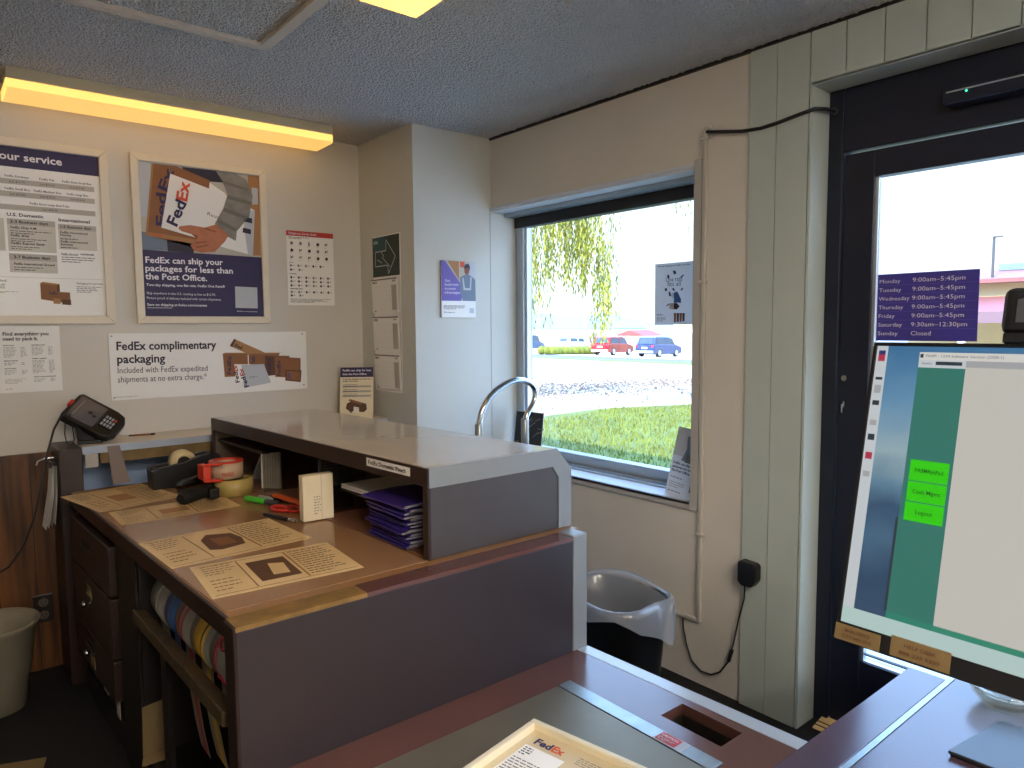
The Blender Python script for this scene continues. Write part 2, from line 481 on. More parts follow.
# ================================================================== THE ROOM
H = 2.42; XW = 2.335; XO = 2.62; YB = 3.55; XL = -1.9; YF = -3.2
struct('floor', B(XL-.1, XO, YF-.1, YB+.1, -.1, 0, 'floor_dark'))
def ceiling_mesh():
    # sprayed popcorn texture: real lumps over the part of the ceiling in front of the viewer, flat slab above
    x0, x1, y0, y1, st = -.1, XW+.02, .55, YB+.02, .0085
    nx, ny = int((x1-x0)/st), int((y1-y0)/st)
    rg = np.random.default_rng(3)
    h = rg.random((ny+1, nx+1)); h = np.clip((h-.35)*1.6, 0, 1)
    h2 = rg.random((ny+1, nx+1)); h = .75*h + .25*h2
    zz = H - .0065*h
    X_, Y_ = np.meshgrid(np.linspace(x0, x1, nx+1), np.linspace(y0, y1, ny+1))
    X_ = X_ + (rg.random(X_.shape)-.5)*st*.7; Y_ = Y_ + (rg.random(X_.shape)-.5)*st*.7
    vs = np.stack([X_, Y_, zz], -1).reshape(-1, 3)
    a = (np.arange(ny)[:, None]*(nx+1) + np.arange(nx)[None]).ravel()
    fs = np.stack([a, a+nx+1, a+nx+2, a+1], -1)
    nb = len(vs)
    bx = [(x, y, z) for x in (XL-.1, XO) for y in (YF-.1, YB+.1) for z in (H, H+.1)]
    bf = [(0, 1, 3, 2), (4, 6, 7, 5), (0, 4, 5, 1), (2, 3, 7, 6), (0, 2, 6, 4), (1, 5, 7, 3)]
    me = bpy.data.meshes.new('ceiling')
    me.from_pydata(vs.tolist() + bx, [], fs.tolist() + [tuple(nb+q for q in f) for f in bf])
    me.materials.append(MATS['ceiling_popcorn']); me.polygons.foreach_set('use_smooth', [True]*len(fs) + [False]*6); me.update()
    o = bpy.data.objects.new('ceiling', me); COL.objects.link(o); o['kind'] = 'structure'
ceiling_mesh()
struct('wall_back', B(XL-.1, 1.86, YB, YB+.12, 0, H, 'paint_back'))
struct('wall_chase', MB().box(1.86, XO, 3.0, YB+.12, 0, H, 'paint_chase').box(2.326, 2.330, 2.9985, 3.0, 0, 2.05, 'trim_grey'))
struct('wall_left', B(XL-.1, XL, YF, YB, 0, H, 'paint_back'))
struct('wall_front', B(XL-.1, XO, YF-.12, YF, 0, H, 'paint_back'))
# window wall with its two openings
w = MB()
w.box(XW, XO, 1.712, 3.0, 0, .725, 'paint_wall').box(XW, XO, 1.712, 3.0, 2.05, H, 'paint_wall')
w.box(XW, XO, 1.25, 1.712, 0, H, 'paint_wall').box(XW, XO, .16, 1.25, 2.24, H, 'paint_wall')
w.box(XW, XO, -.5, .16, 0, H, 'paint_wall').box(XW, XO, -2.4, -.5, 0, .6, 'paint_wall').box(XW, XO, -2.4, -.5, 2.05, H, 'paint_wall').box(XW, XO, YF, -2.4, 0, H, 'paint_wall')
struct('wall_right', w)
# painted boards on the pier and above the door
tb = MB()
ys = [1.478, 1.372, 1.2545]
for a, b in zip(ys, ys[1:]): tb.box(XW-.009, XW, b+.0015, a-.0015, 0.0, H, 'paint_board')
y = 1.2515
while y > -.5:
    tb.box(XW-.009, XW, y-.1165, y-.0015, 2.235, H, 'paint_board'); y -= .1185
tb.box(XW-.009, 2.46, 1.243, 1.2515, 0, 2.24, 'paint_board').box(XW-.009, 2.46, .17, 1.243, 2.232, 2.24, 'paint_board')
struct('trim_1', tb)
# plain casing round the window
tw = MB()
tw.box(XW-.012, XW, 1.676, 1.712, .705, 2.075, 'trim_grey').box(XW-.012, XW, 1.712, 3.0, .705, .737, 'trim_grey')
tw.box(XW-.012, XW, 1.712, 3.0, 2.05, 2.062, 'sill_white')
struct('trim_2', tw, bevel=.002)
# ceiling hatch
th = MB()
th.box(.15, .975, 2.485, 2.52, H-.017, H, 'paint_wall').box(.945, .98, 1.75, 2.485, H-.017, H, 'paint_wall').box(.12, .15, 1.75, 2.52, H-.017, H, 'paint_wall').box(.12, .98, 1.72, 1.75, H-.017, H, 'paint_wall')
struct('trim_3', th)
# wood panelling with its cap strip, on the back wall beside the shelf support
tp = MB()
x = XL
while x < .39:
    tp.box(x+.002, min(x+.128, .39), YB-.012, YB, 0, .905, 'wood_panel'); x += .13
tp.box(XL, .39, YB-.008, YB, 0, .905, 'brown_dark').box(XL, .39, YB-.022, YB, .905, .93, 'wood_panel')
struct('trim_4', tp)

# thin flat blue sheet on the wall under the shelf
struct('trim_5', B(.47, 1.55, YB-.008, YB, 0, .94, 'blue_panel'))

# dark open joint between the ceiling and the window wall
struct('trim_6', B(XW-.011, XW, .4, 2.998, H-.014, H-.001, 'brown_dark'))

# window_1
GX = 2.53
wf = MB()
wf.box(2.50, 2.56, 2.94, 2.999, .725, 2.05, 'alu').box(2.50, 2.56, 1.712, 1.79, .725, 2.05, 'alu').box(2.50, 2.56, 1.79, 2.94, .725, .80, 'alu').box(2.50, 2.56, 1.79, 2.94, 2.03, 2.05, 'alu')
wf.box(2.515, 2.545, 2.925, 2.94, .80, 1.97, 'steel_bead')
win = struct('window_1', wf, bevel=.003)
sl = MB(); sl.box(XW-.012, 2.50, 1.712, 2.999, .725, .737, 'sill_white').box(2.44, 2.452, 1.712, 2.999, .737, .745, 'alu').box(2.47, 2.482, 1.712, 2.999, .737, .752, 'alu')
sl.box(XW, 2.50, 1.712, 2.999, 2.04, 2.05, 'sill_white').box(2.42, 2.50, 1.712, 2.999, 2.022, 2.04, 'alu')
obj('window_sill', sl, win)
obj('header_bar', B(2.49, 2.545, 1.72, 2.998, 1.968, 2.03, 'rubber_dark'), win, bevel=.004)
obj('pane', B(GX-.003, GX+.003, 1.79, 2.94, .80, 1.97, 'window_glass'), win)
# unseen window added behind the viewer to let in fill daylight
wf = MB()
wf.box(2.50, 2.56, -2.4, -2.34, .6, 2.05, 'alu').box(2.50, 2.56, -.56, -.5, .6, 2.05, 'alu').box(2.50, 2.56, -2.34, -.56, .6, .66, 'alu').box(2.50, 2.56, -2.34, -.56, 1.99, 2.05, 'alu')
win2 = struct('fill_window', wf)
obj('pane', B(GX-.003, GX+.003, -2.34, -.56, .66, 1.99, 'window_glass'), win2)

# door_1
DX = 2.45
df = MB()
df.box(DX-.01, DX+.06, 1.19, 1.2425, 0, 2.232, 'door_dark').box(DX-.01, DX+.06, .17, .225, 0, 2.232, 'door_dark').box(DX-.01, DX+.06, .225, 1.19, 2.02, 2.232, 'door_dark')
door = struct('door_1', df, bevel=.004)
dl = MB()
dl.box(DX, DX+.045, 1.088, 1.186, .012, 2.012, 'door_dark').box(DX, DX+.045, .228, .33, .012, 2.012, 'door_dark').box(DX, DX+.045, .33, 1.088, 1.925, 2.012, 'door_dark').box(DX, DX+.045, .33, 1.088, .012, .270, 'door_dark').box(DX+.015, DX+.032, .33, 1.088, .290, .2945, 'door_dark')
obj('door_leaf', dl, door, bevel=.006)
db = MB(); db.box(DX+.012, DX+.034, 1.078, 1.088, .270, 1.925, 'steel_bead').box(DX+.012, DX+.034, .33, 1.078, .268, .272, 'steel_bead')
obj('glazing_bead', db, door)
obj('pane', B(DX+.02, DX+.026, .33, 1.078, .272, 1.925, 'window_glass'), door)
c = MB(); c.box(DX-.075, DX-.01, .25, .865, 2.085, 2.135, 'door_dark')
cl = obj('door_closer', c, door, bevel=.006)
obj('cover_strip', B(DX-.077, DX-.074, .26, .855, 2.118, 2.122, 'steel_bead'), cl)
obj('indicator_lamp', MB().lathe([(.003, -.003), (.002, 0)], (DX-.078, .80, 2.112), 'led_green', 10, 'x'), cl)
lk = MB(); lk.lathe([(.010, -.010), (.010, 0)], (DX, 1.165, 1.255), 'chrome', 16, 'x').box(DX-.012, DX, 1.160, 1.166, 1.155, 1.175, 'chrome').box(DX-.006, DX, 1.168, 1.174, 1.135, 1.165, 'chrome')
obj('lock', lk, door)
# outer shell: roof with its overhang, outside face
rf = MB(); rf.box(XL-.5, 3.25, YF-.5, 7, 2.56, 2.72, 'siding_ext').box(XL-.4, XO, YB+.12, 6.5, -.1, 2.56, 'siding_ext')
struct('roof', rf)

# ================================================================== LIGHT FIXTURES
def fixture(x0, x1, y0, y1, label, lens):
    t = thing('ceiling_light', label, 'ceiling light', ((x0+x1)/2, (y0+y1)/2, H))
    h = MB(); h.box(x0, x1, y0, y1, H-.046, H-.0005, 'housing_cream')
    obj('housing', h, t, bevel=.003)
    # wrap-around ribbed lens: near vertical sides, flat bottom, slight lip
    e = .004
    pr = [(y0+e, H-.046), (y0+e, H-.078), (y0+.012, H-.084), (y1-.03, H-.088), (y1-e-.012, H-.084), (y1-e, H-.078), (y1-e, H-.046)]
    l = MB(); l.prism([(a, b) for a, b in pr], 'x', x0+.002, x1-.002, lens)
    if lens == 'lens_warm':
        i_ = l.mi('lens_under')
        for k_, f_ in enumerate(l.f):
            if max(l.v[v_].z for v_ in f_) < H-.07: l.m[k_] = i_
    obj('lens', l, t, bevel=.002)
    for xx in (x0-.001, x1-.003):
        obj('end_cap', MB().prism([(a, b) for a, b in pr], 'x', xx, xx+.004, lens), t)
    return t
fixture(.288, 1.585, 3.278, 3.50, 'long yellow wrap light on the ceiling above the framed posters', 'lens_warm')
fixture(-.10, 1.15, 1.60, 1.848, 'yellow ceiling light beside the square ceiling hatch', 'lens_bright')
fixture(-.25, 1.05, -.80, -.53, 'unseen ceiling fill light added over the clerk side of the room', 'lens_fill')  # this and the next are added behind the viewer for fill light
fixture(-.25, 1.05, -2.30, -2.03, 'unseen ceiling fill light added at the rear of the room', 'lens_fill')

# ================================================================== SERVICE DESK
DT = .797
SK = .044
t = thing('service_desk', 'brown built-in service desk with drawers and papers under clear plastic', 'desk', (1.0, 2.4, 0))
desk = t
top = MB(); top.box(.490, 1.585, 1.60, 3.285, DT-.04, DT-.002, 'desk_top')
obj('desktop', top, t, sk=True, bevel=.003)
obj('clear_mat', MB().box(.496, 1.04, 1.640, 3.28, DT-.003, DT-.0005, 'desk_mat'), t, sk=True)
obj('front_edge', MB().box(.482, .492, 1.60, 3.285, DT-.05, DT-.001, 'brown_edge'), t, sk=True, bevel=.002)
ep = MB(); ep.box(.484, 1.50, 1.535, 1.57, 0, DT-.012, 'panel_plum')
obj('end_panel', ep, t, bevel=.002)
ch = MB(); ch.box(.484, .80, 1.534, 1.602, DT-.012, DT-.001, 'wood_chip').box(.80, 1.50, 1.534, 1.602, DT-.012, DT-.001, 'low_top')
obj('ledge_strip', ch, t)
obj('end_post', MB().box(.478, .505, 1.536, 1.60, 0, DT-.002, 'brown_edge'), t, bevel=.004)
ss = MB(); ss.box(1.50, 1.56, 1.533, 1.602, 0, DT+.003, 'lam_trim')
obj('corner_trim', ss, t, bevel=.004)
obj('customer_panel', MB().box(1.55, 1.575, 1.602, 3.285, 0, DT-.04, 'lam_trim'), t, sk=True)
bk = MB(); bk.box(1.20, 1.215, 1.60, 3.28, 0.0, DT-.04, 'brown_dark').box(.495, 1.2, 2.36, 2.38, 0, DT-.04, 'brown_dark').box(.50, 1.2, 3.20, 3.22, 0, DT-.04, 'brown_dark')
bk.box(.50, 1.2, 1.60, 2.36, .10, .115, 'brown_dark')
obj('carcass', bk, t, sk=True)
st = MB(); st.box(.490, .51, 2.38, 2.60, 0, DT-.04, 'brown_dark').box(.50, 1.2, 2.60, 2.615, 0, DT-.04, 'brown_dark').box(.497, .51, 2.615, 3.2, 0, .10, 'brown_dark').box(.502, .51, 2.615, 3.2, .1, .745, 'black_matte')
obj('pedestal_face', st, t, sk=True)
for k, (z0, z1) in enumerate(((.553, .722), (.338, .545), (.19, .330))):
    dm = MB(); dm.box(.470, .500, 2.625, 3.195, z0, z1, 'drawer_dark')
    dr = obj('drawer', dm, t, sk=True, bevel=.004)
    zc = (z0+z1)/2
    if k != 1:
        obj('slot_pull', MB().box(.4690, .4715, 2.90, 3.02, zc+.012, zc+.034, 'black_matte').box(.465, .472, 2.90, 3.02, zc+.006, zc+.012, 'grey_plastic'), dr, sk=True)
    if k:
        obj('label_card', MB().box(.4685, .4715, 2.90, 2.965, zc+.028 if k == 1 else zc-.05, zc+.07 if k == 1 else zc-.01, 'tan_paper'), dr, sk=True)
        zk = zc+.008
        kn = MB(); kn.lathe([(.004, 0), (.005, -.012), (.012, -.018), (.012, -.024), (.007, -.028)], (.470, 2.925, zk), 'chrome', 14, 'x')
        obj('knob', kn, dr, sk=True)
# strips of tape and paper stuck to the lower pedestal
for y0, y1, z0, z1 in ((2.84, 2.90, .125, .18), (2.68, 2.72, .10, .165)):
    obj('stuck_label', MB().box(.4935, .4965, y0, y1, z0, z1, 'ink_lgrey'), t, sk=True)
# rail the label rolls hang on
rl = MB()
rl.add([skew(V3(p)) for p in ((.472, 1.62, .535), (.512, 1.62, .535), (.512, 2.36, .555), (.472, 2.36, .555), (.472, 1.62, .575), (.512, 1.62, .565), (.512, 2.36, .585), (.472, 2.36, .595))],
       [(0, 1, 2, 3), (7, 6, 5, 4), (0, 4, 5, 1), (1, 5, 6, 2), (2, 6, 7, 3), (3, 7, 4, 0)], 'rail_chipped')
obj('roll_rail', rl, t, bevel=.004)
obj('divider_board', MB().box(.50, .515, 2.14, 2.19, 0, .53, 'brown_dark'), t, sk=True)
obj('roll_spindle', MB().tube([skew(V3((.60, 1.60, .615))), skew(V3((.60, 2.36, .62)))], .008, 'grey_plastic', 8), t)

# label rolls
for i, (y0, y1, m1, m2, nm) in enumerate((
        (2.22, 2.345, 'roll_white', 'roll_white', 'white label roll farthest along the desk rack'),
        (2.125, 2.205, 'roll_blue', 'roll_blue', 'blue label roll on the desk rack'),
        (2.0, 2.11, 'roll_white', 'roll_red', 'white label roll with a thin red border line'),
        (1.855, 1.985, 'roll_white', 'roll_yellow', 'label roll printed with yellow blocks on the desk rack'),
        (1.70, 1.84, 'roll_white', 'roll_red', 'label roll with a red ring, closest to the desk end panel'))):
    c0 = skew(V3((.60, (y0+y1)/2, .617))); R = .082
    t = thing('label_roll', nm, 'label roll', c0, 'label rolls on the desk rack')
    hw = (y1-y0)/2
    m = MB(); m.lathe([(.022, -hw), (R, -hw), (R, hw), (.022, hw), (.022, -hw)], c0, m1, 28, 'y')
    obj('roll', m, t)
    def band(mm, r_, a_, b_, mt): mm.lathe([(R+.0001, a_), (r_, a_), (r_, b_), (R+.0001, b_), (R+.0001, a_)], c0, mt, 28, 'y')
    m = MB()
    if i == 2:
        for a in (-.4, .25): band(m, R+.0008, hw*a, hw*(a+.22), 'roll_red')
    elif i == 3:
        band(m, R+.0008, -hw*.8, hw*.45, 'roll_yellow'); band(m, R+.001, -hw*.55, -hw*.4, 'ink_black')
    elif i == 4:
        band(m, R+.0008, hw*.3, hw*.5, 'roll_red')
        for a in range(5): m.tube([c0 + V3((-(R+.001)*math.cos(q+.2), .035*math.cos(k*PI/6)*1.0 - .01, (R+.001)*math.sin(q+.2))) for k in range(12) for q in [.62 + a*1.2 + .32*math.sin(k*PI/6)]], .005, 'roll_red', 6, True)
    else:
        band(m, R+.0008, -hw*.2, hw*.0, 'ink_lgrey' if i == 0 else 'roll_white')
    obj('printed_band_print', m, t)
    # loose end hanging down behind the rail
    m = MB(); x0 = c0.x-.058; L = (.12, .16, .33, .30, .25)[i]
    pts = [(x0+.03*q*q, .617-.045-L*q) for q in (0, .25, .5, .75, 1)]
    for (xa, za), (xb, zb) in zip(pts, pts[1:]):
        m.quad([(xa, c0.y-hw*.8, za), (xb, c0.y-hw*.8, zb), (xb, c0.y+hw*.8, zb), (xa, c0.y+hw*.8, za)], .0008, m1)
        if i >= 2: m.quad([(xa-.001, c0.y-hw*.5, za), (xb-.001, c0.y-hw*.5, zb), (xb-.001, c0.y+hw*.1, zb), (xa-.001, c0.y+hw*.1, za)], .0004, m2)
    obj('hanging_strip', m, t)

m = MB(); m.quad([(.447, 2.34, .13), (.508, 2.33, .14), (.512, 2.33, .30), (.452, 2.345, .285)], .002, 'tan_paper').quad([(.437, 2.31, .118), (.50, 2.30, .122), (.508, 2.329, .141), (.447, 2.339, .131)], .002, 'tan_paper')
tag(obj('paper_bag', m, None, loc=(.47, 2.33, .118)), 'folded tan paper hanging in the dark desk bay below the label rail', 'paper')
sh = MB(); sh.quad([skew(V3(p)) for p in ((.64, 1.72, .30), (.68, 2.05, .26), (.74, 2.05, .40), (.70, 1.72, .42))], .002, 'white_paper')
tag(obj('loose_paper', sh, None, loc=(.6, 1.9, .26)), 'loose grey sheet leaning under the label rolls', 'paper')
m = MB(); m.tube([skew(V3(p)) for p in ((.62, 1.95, .30), (.58, 1.90, .22), (.60, 1.82, .15), (.56, 1.76, .14), (.60, 1.70, .18), (.64, 1.78, .20), (.58, 1.85, .125), (.56, 1.70, .125))], .006, 'grey_plastic', 6)
tag(obj('coiled_cord', m, None, loc=skew(V3((.6, 1.8, .115)))), 'grey cord coiled in the dark bay under the desk', 'cord')

# papers under the clear plastic
def desk_paper(pts, label, base, pic, seed):
    random.seed(seed)
    P = [V3((a, b, DT+.0006)) for a, b in pts]     # far-left, far-right, near-right, near-left
    w_ = (P[2]-P[3]).length; h_ = (P[0]-P[3]).length
    t = thing('instruction_sheet', label, 'paper', P[3], 'instruction sheets under the clear plastic')
    U = (P[2]-P[3]).normalized(); N = V3((0, 0, 1)); W = N.cross(U)
    s = Sheet(P[3], U, W, w_, h_, base, .0006)
    s.greek(.02, w_*.27, h_*.93, h_*.6, 5, 'ink_brown_d', fill=.25); s.greek(.02, w_*.24, h_*.5, h_*.12, 4, 'ink_brown', fill=.25)
    s.greek(w_*.66, w_*.95, h_*.92, h_*.1, 12, 'ink_brown_d', fill=.3)
    s.rect('border_print', w_*.29, h_*.08, w_*.30, h_*.92, 'ink_brown'); s.rect('border_print', w_*.63, h_*.08, w_*.645, h_*.92, 'ink_brown_l')
    for a, b in ((.015, 0), (h_-.02, 0)): s.rect('border_print', .01, a, w_-.01, a+.003, 'ink_brown')
    if pic == 'pouch':
        s.poly('picture_print', [(w_*.33, h_*.30), (w_*.40, h_*.24), (w_*.58, h_*.28), (w_*.62, h_*.5), (w_*.60, h_*.72), (w_*.44, h_*.82), (w_*.36, h_*.66)], 'ink_brown_d', 2)
        s.poly('picture_print', [(w_*.42, h_*.36), (w_*.55, h_*.36), (w_*.55, h_*.62), (w_*.42, h_*.66)], 'ink_brown', 3)
    elif pic == 'photo':
        s.rect('picture_print', w_*.34, h_*.18, w_*.61, h_*.80, 'ink_brown_d', 2); s.poly('picture_print', [(w_*.44, h_*.3), (w_*.55, h_*.28), (w_*.57, h_*.6), (w_*.47, h_*.66)], 'old_paper_b', 3)
    else:
        s.rect('picture_print', w_*.36, h_*.3, w_*.60, h_*.62, 'ink_brown_l', 2); s.greek(w_*.34, w_*.6, h_*.25, h_*.1, 3, 'ink_brown', fill=.25)
    s.build(t)
desk_paper([(.474, 2.345), (.824, 2.464), (.887, 2.052), (.480, 2.030)], 'instruction sheet with a dark blob drawing under the desk plastic', 'old_paper', 'pouch', 1)
desk_paper([(.482, 2.012), (.885, 2.036), (.880, 1.703), (.497, 1.734)], 'instruction sheet with a square photo, closest to the desk end panel', 'old_paper', 'photo', 2)
desk_paper([(.472, 2.815), (.795, 2.985), (.858, 2.600), (.468, 2.600)], 'plain text sheet under plastic in front of the tape gun', 'old_paper_b', 'text', 3)
desk_paper([(.452, 3.215), (.700, 3.225), (.742, 2.90), (.446, 2.840)], 'text sheet under plastic at the shelf end of the desk', 'old_paper_b', 'text', 4)
random.seed(11)

# ================================================================== HUTCH ON THE DESK
z0, z1 = DT, 1.055
SK = .060
t = thing('counter_hutch', 'raised open hutch with glossy beige top standing on the desk', 'hutch', (1.3, 2.4, DT)); hutch = t
out = [(1.047, z1), (1.525, z1), (1.588, z1-.07), (1.588, z0)]
inn = [(1.588-.022, z0), (1.588-.022, z1-.078), (1.516, z1-.022), (1.047, z1-.022)]
m = MB(); m.prism(out+inn, 'y', 1.640, 3.22, 'lam_hutch')
obj('laminate_top', m, t, sk=True, bevel=.003)
m = MB(); m.prism([(1.0470, z1), (1.525, z1), (1.588, z1-.07), (1.588, z0), (1.588-.055, z0), (1.588-.055, z1-.092), (1.507, z1-.056), (1.0470, z1-.056)], 'y', 1.633, 1.641, 'lam_trim')
obj('end_trim', m, t, sk=True)
m = MB(); m.prism([(1.047, z0), (1.588-.053, z0), (1.588-.053, z1-.09), (1.508, z1-.054), (1.047, z1-.054)], 'y', 1.637, 1.655, 'panel_grey')
obj('end_panel', m, t, sk=True)
m = MB(); m.box(1.041, 1.052, 1.634, 3.22, z1-.052, z1-.001, 'brown_edge').box(1.041, 1.052, 1.634, 1.657, z0, z1-.052, 'brown_edge').box(1.041, 1.052, 3.20, 3.22, z0, z1-.052, 'brown_edge')
fas = obj('front_fascia', m, t, sk=True, bevel=.0015)
m = MB(); m.box(1.05, 1.565, 3.20, 3.218, z0, z1-.022, 'hutch_inside').box(1.555, 1.565, 1.655, 3.2, z0, z1-.09, 'hutch_inside').box(1.05, 1.56, 1.655, 3.2, z0, z0+.003, 'hutch_floor')
obj('back_panel', m, t, sk=True)
for y in (2.27, 2.74):
    obj('divider', MB().box(1.06, 1.50, y, y+.006, z0+.003, z1-.03, 'acrylic'), t, sk=True)
obj('acrylic_shelf', MB().box(1.11, 1.5, 2.0, 2.268, z0+.088, z0+.093, 'acrylic'), t, sk=True)
obj('wood_shelf', MB().box(1.06, 1.5, 2.75, 3.2, z0+.155, z0+.165, 'brown_edge'), t, sk=True)
# shelf label strip "FedEx Domestic Pouch"
pA = skew(V3((1.0405, 1.945, 1.021))); pB = skew(V3((1.0405, 1.715, 1.021)))
s = Sheet(pA, pB-pA, (0, 0, 1), (pB-pA).length, .025, 'white_paper', .001)
tl = thing('shelf_label', 'white label strip lettered FedEx Domestic Pouch on the hutch edge', 'label', pA)
s.text('FedEx Domestic Pouch', .012, .0075, .012, 'ink_black', width=.20, bold=.02)
s.build(tl)

# purple pouches
z = DT+.0035; k = 0
while z < .925:
    hgt = random.uniform(.007, .0105); dx = random.uniform(-.012, .012); dy = random.uniform(-.01, .01); a = random.uniform(-.05, .05)
    top_ = z + hgt > .925
    if top_: a = .06; dx = -.012
    c0 = skew(V3((1.15+dx, 1.86+dy, z)))
    lab = 'purple pouch lying on top of the stack in the hutch' if top_ else 'purple pouch squeezed inside the stack in the hutch, under the top one'
    t = thing('shipping_pouch', lab, 'pouch', c0, 'purple pouches stacked in the hutch')
    m = MB(); m.T = Matrix.Translation(c0) @ Matrix.Rotation(a, 4, 'Z')
    n = 6; lx, ly = .10, .115
    m.prism([(-lx, 0), (lx, 0), (lx, hgt*.55), (lx*.3, hgt*.95), (-lx*.4, hgt*.95), (-lx, hgt*.5)], 'y', -ly, ly, 'purple_pouch')
    obj('pouch', m, t, bevel=.0015)
    m = MB(); m.T = Matrix.Translation(c0) @ Matrix.Rotation(a, 4, 'Z')
    m.box(-lx*.95, lx*.9, -ly-.004, -ly, hgt*.1, hgt*.75, 'grey_pouch_edge')
    obj('seal_flap', m, t)
    z += hgt + .0004; k += 1

# other stationery in the hutch
def upright_card(name, label, A, Bp, h, lean, m_, lines, cat, th):
    A = V3(A); Bp = V3(Bp); t = thing(name, label, cat, A); U = Bp-A; n = V3((-U.y, U.x, 0)).normalized()
    s = Sheet(A, U, n*lean + V3((0, 0, 1)), U.length, h, m_, th); lines(s); s.build(t); return t
def ruled(s):
    for i in range(5): s.rect('ruled_print', s.w*(.2+.14*i), s.h*.1, s.w*(.2+.14*i)+.0015, s.h*.9, 'ink_grey')
    s.greek(.006, s.w*.9, s.h*.98, s.h*.9, 1, 'ink_black')
HB = DT+.0035
upright_card('form_pad', 'white ruled form pad upright in the hutch behind the tape', (1.015, 2.825, HB), (1.07, 2.768, HB), .150, .02, 'white_paper', ruled, 'pad', .015)
def stamp(s):
    s.greek(s.w*.35, s.w*.62, s.h*.55, s.h*.12, 7, 'ink_lgrey'); s.rect('spine_print', s.w*.60, 0, s.w*.62, s.h, 'ink_pale')
upright_card('envelope_stack', 'cream envelopes standing upright against the clear hutch divider', (.936, 2.228, HB), (1.040, 2.221, HB), .152, .01, 'cream_card', stamp, 'envelopes', .035)
def darkcard(s):
    s.rect('border_print', .006, .006, s.w-.006, s.h-.006, 'ink_black'); s.greek(.02, s.w-.02, s.h*.95, s.h*.8, 3, 'ink_lgrey')
upright_card('dark_card', 'dark card standing behind the cream envelopes in the hutch', (1.03, 2.31, HB), (1.16, 2.305, HB), .185, .01, 'grey_plastic', darkcard, 'card', .004)
m = MB()
for i in range(6):
    q = random.uniform(-.006, .006)
    m.box(1.12+q, 1.32+q, 2.015+q, 2.25+q, DT+.0935+i*.0025, DT+.0955+i*.0025, 'white_paper')
tag(obj('paper_pad', m, None, sk=True, loc=skew(V3((1.2, 2.1, DT+.0935)))), 'pad of cream slips on the clear shelf beside the purple pouches', 'pad')
m = MB(); m.prism([(1.13, 0), (1.20, 0), (1.17, .09)], 'y', 3.02, 3.035, 'ink_lgrey'); m.T = None
for p in m.v: p.z += DT+.003
tag(obj('folded_card', m, None, sk=True, loc=skew(V3((1.1, 3.03, DT+.003)))), 'small pointed white card deep in the hutch', 'card')

# ================================================================== TAPE AND TOOLS ON THE DESK
t = thing('tape_dispenser', 'black weighted tape dispenser with a cream roll on the desk', 'tape dispenser', (.80, 3.14, DT))
m = MB(); m.prism([(.675, 0), (.945, 0), (.955, .085), (.935, .118), (.895, .125), (.85, .118), (.80, .100), (.74, .092), (.70, .088), (.672, .078)], 'y', 3.155, 3.175, 'black_plastic')
m.prism([(.675, 0), (.945, 0), (.955, .085), (.935, .118), (.895, .125), (.85, .118), (.80, .100), (.74, .092), (.70, .088), (.672, .078)], 'y', 3.085, 3.105, 'black_plastic')
m.box(.675, .945, 3.10, 3.16, 0, .045, 'black_plastic').box(.672, .70, 3.10, 3.16, .04, .082, 'black_plastic')
for p in m.v: p.z += DT
obj('body', m, t, bevel=.004)
obj('tape_roll', MB().lathe([(.026, -.024), (.05, -.024), (.05, .024), (.026, .024), (.026, -.024)], (.80, 3.13, DT+.095), 'tape_cream', 28, 'y'), t)
obj('hub', MB().lathe([(.025, -.03), (.025, .03)], (.80, 3.13, DT+.095), 'black_plastic', 20, 'y'), t)
obj('cutter', MB().box(.668, .676, 3.10, 3.16, DT+.082, DT+.088, 'chrome'), t)

t = thing('stapler', 'small black stapler between the tape dispenser and tape gun', 'stapler', (.80, 2.98, DT))
m = MB(); m.prism([(.74, 0), (.90, 0), (.90, .012), (.74, .01)], 'y', 2.97, 3.0, 'black_plastic')
for p in m.v: p.z += DT
obj('base', m, t, bevel=.002)
m = MB(); m.prism([(.735, .03), (.755, .024), (.90, .05), (.905, .012), (.92, .012), (.92, .07), (.89, .075), (.76, .045)], 'y', 2.966, 3.004, 'black_plastic')
for p in m.v: p.z += DT
obj('arm', m, t, bevel=.003)

cx, cy = .905, 2.82
t = thing('packing_tape_roll', 'wide yellowish clear tape roll lying flat under the orange tape gun', 'tape roll', (cx, cy, DT))
obj('tape', MB().lathe([(.045, 0), (.072, 0), (.072, .062), (.045, .062), (.045, 0)], (cx, cy, DT+.0008), 'tape_tan', 36), t)
obj('core', MB().lathe([(.0405, .001), (.0445, .001), (.0445, .061), (.0405, .061), (.0405, .001)], (cx, cy, DT+.0008), 'tape_side', 36), t)

t = thing('tape_gun', 'orange tape gun with black handle lying over the clear tape roll', 'tape gun', (cx, cy, DT))
z = DT+.066; gx, gy = .885, 2.84
obj('label_tape', MB().lathe([(.042, 0), (.062, 0), (.062, .060), (.042, .060), (.042, 0)], (gx, gy, z), 'tape_label', 36), t)
# red writing round the tape
m = MB(); m.flat = True
vs, fs, wdt = glyphs('FRAGILE', .02)
for rep in (0,):
    m.add([(gx + .0626*math.cos(a), gy + .0626*math.sin(a), z + .014 + y*.019) for x, y in vs for a in [PI+1.0 + (x/wdt)*.70]], fs, 'ink_red')
obj('lettering', m, t)
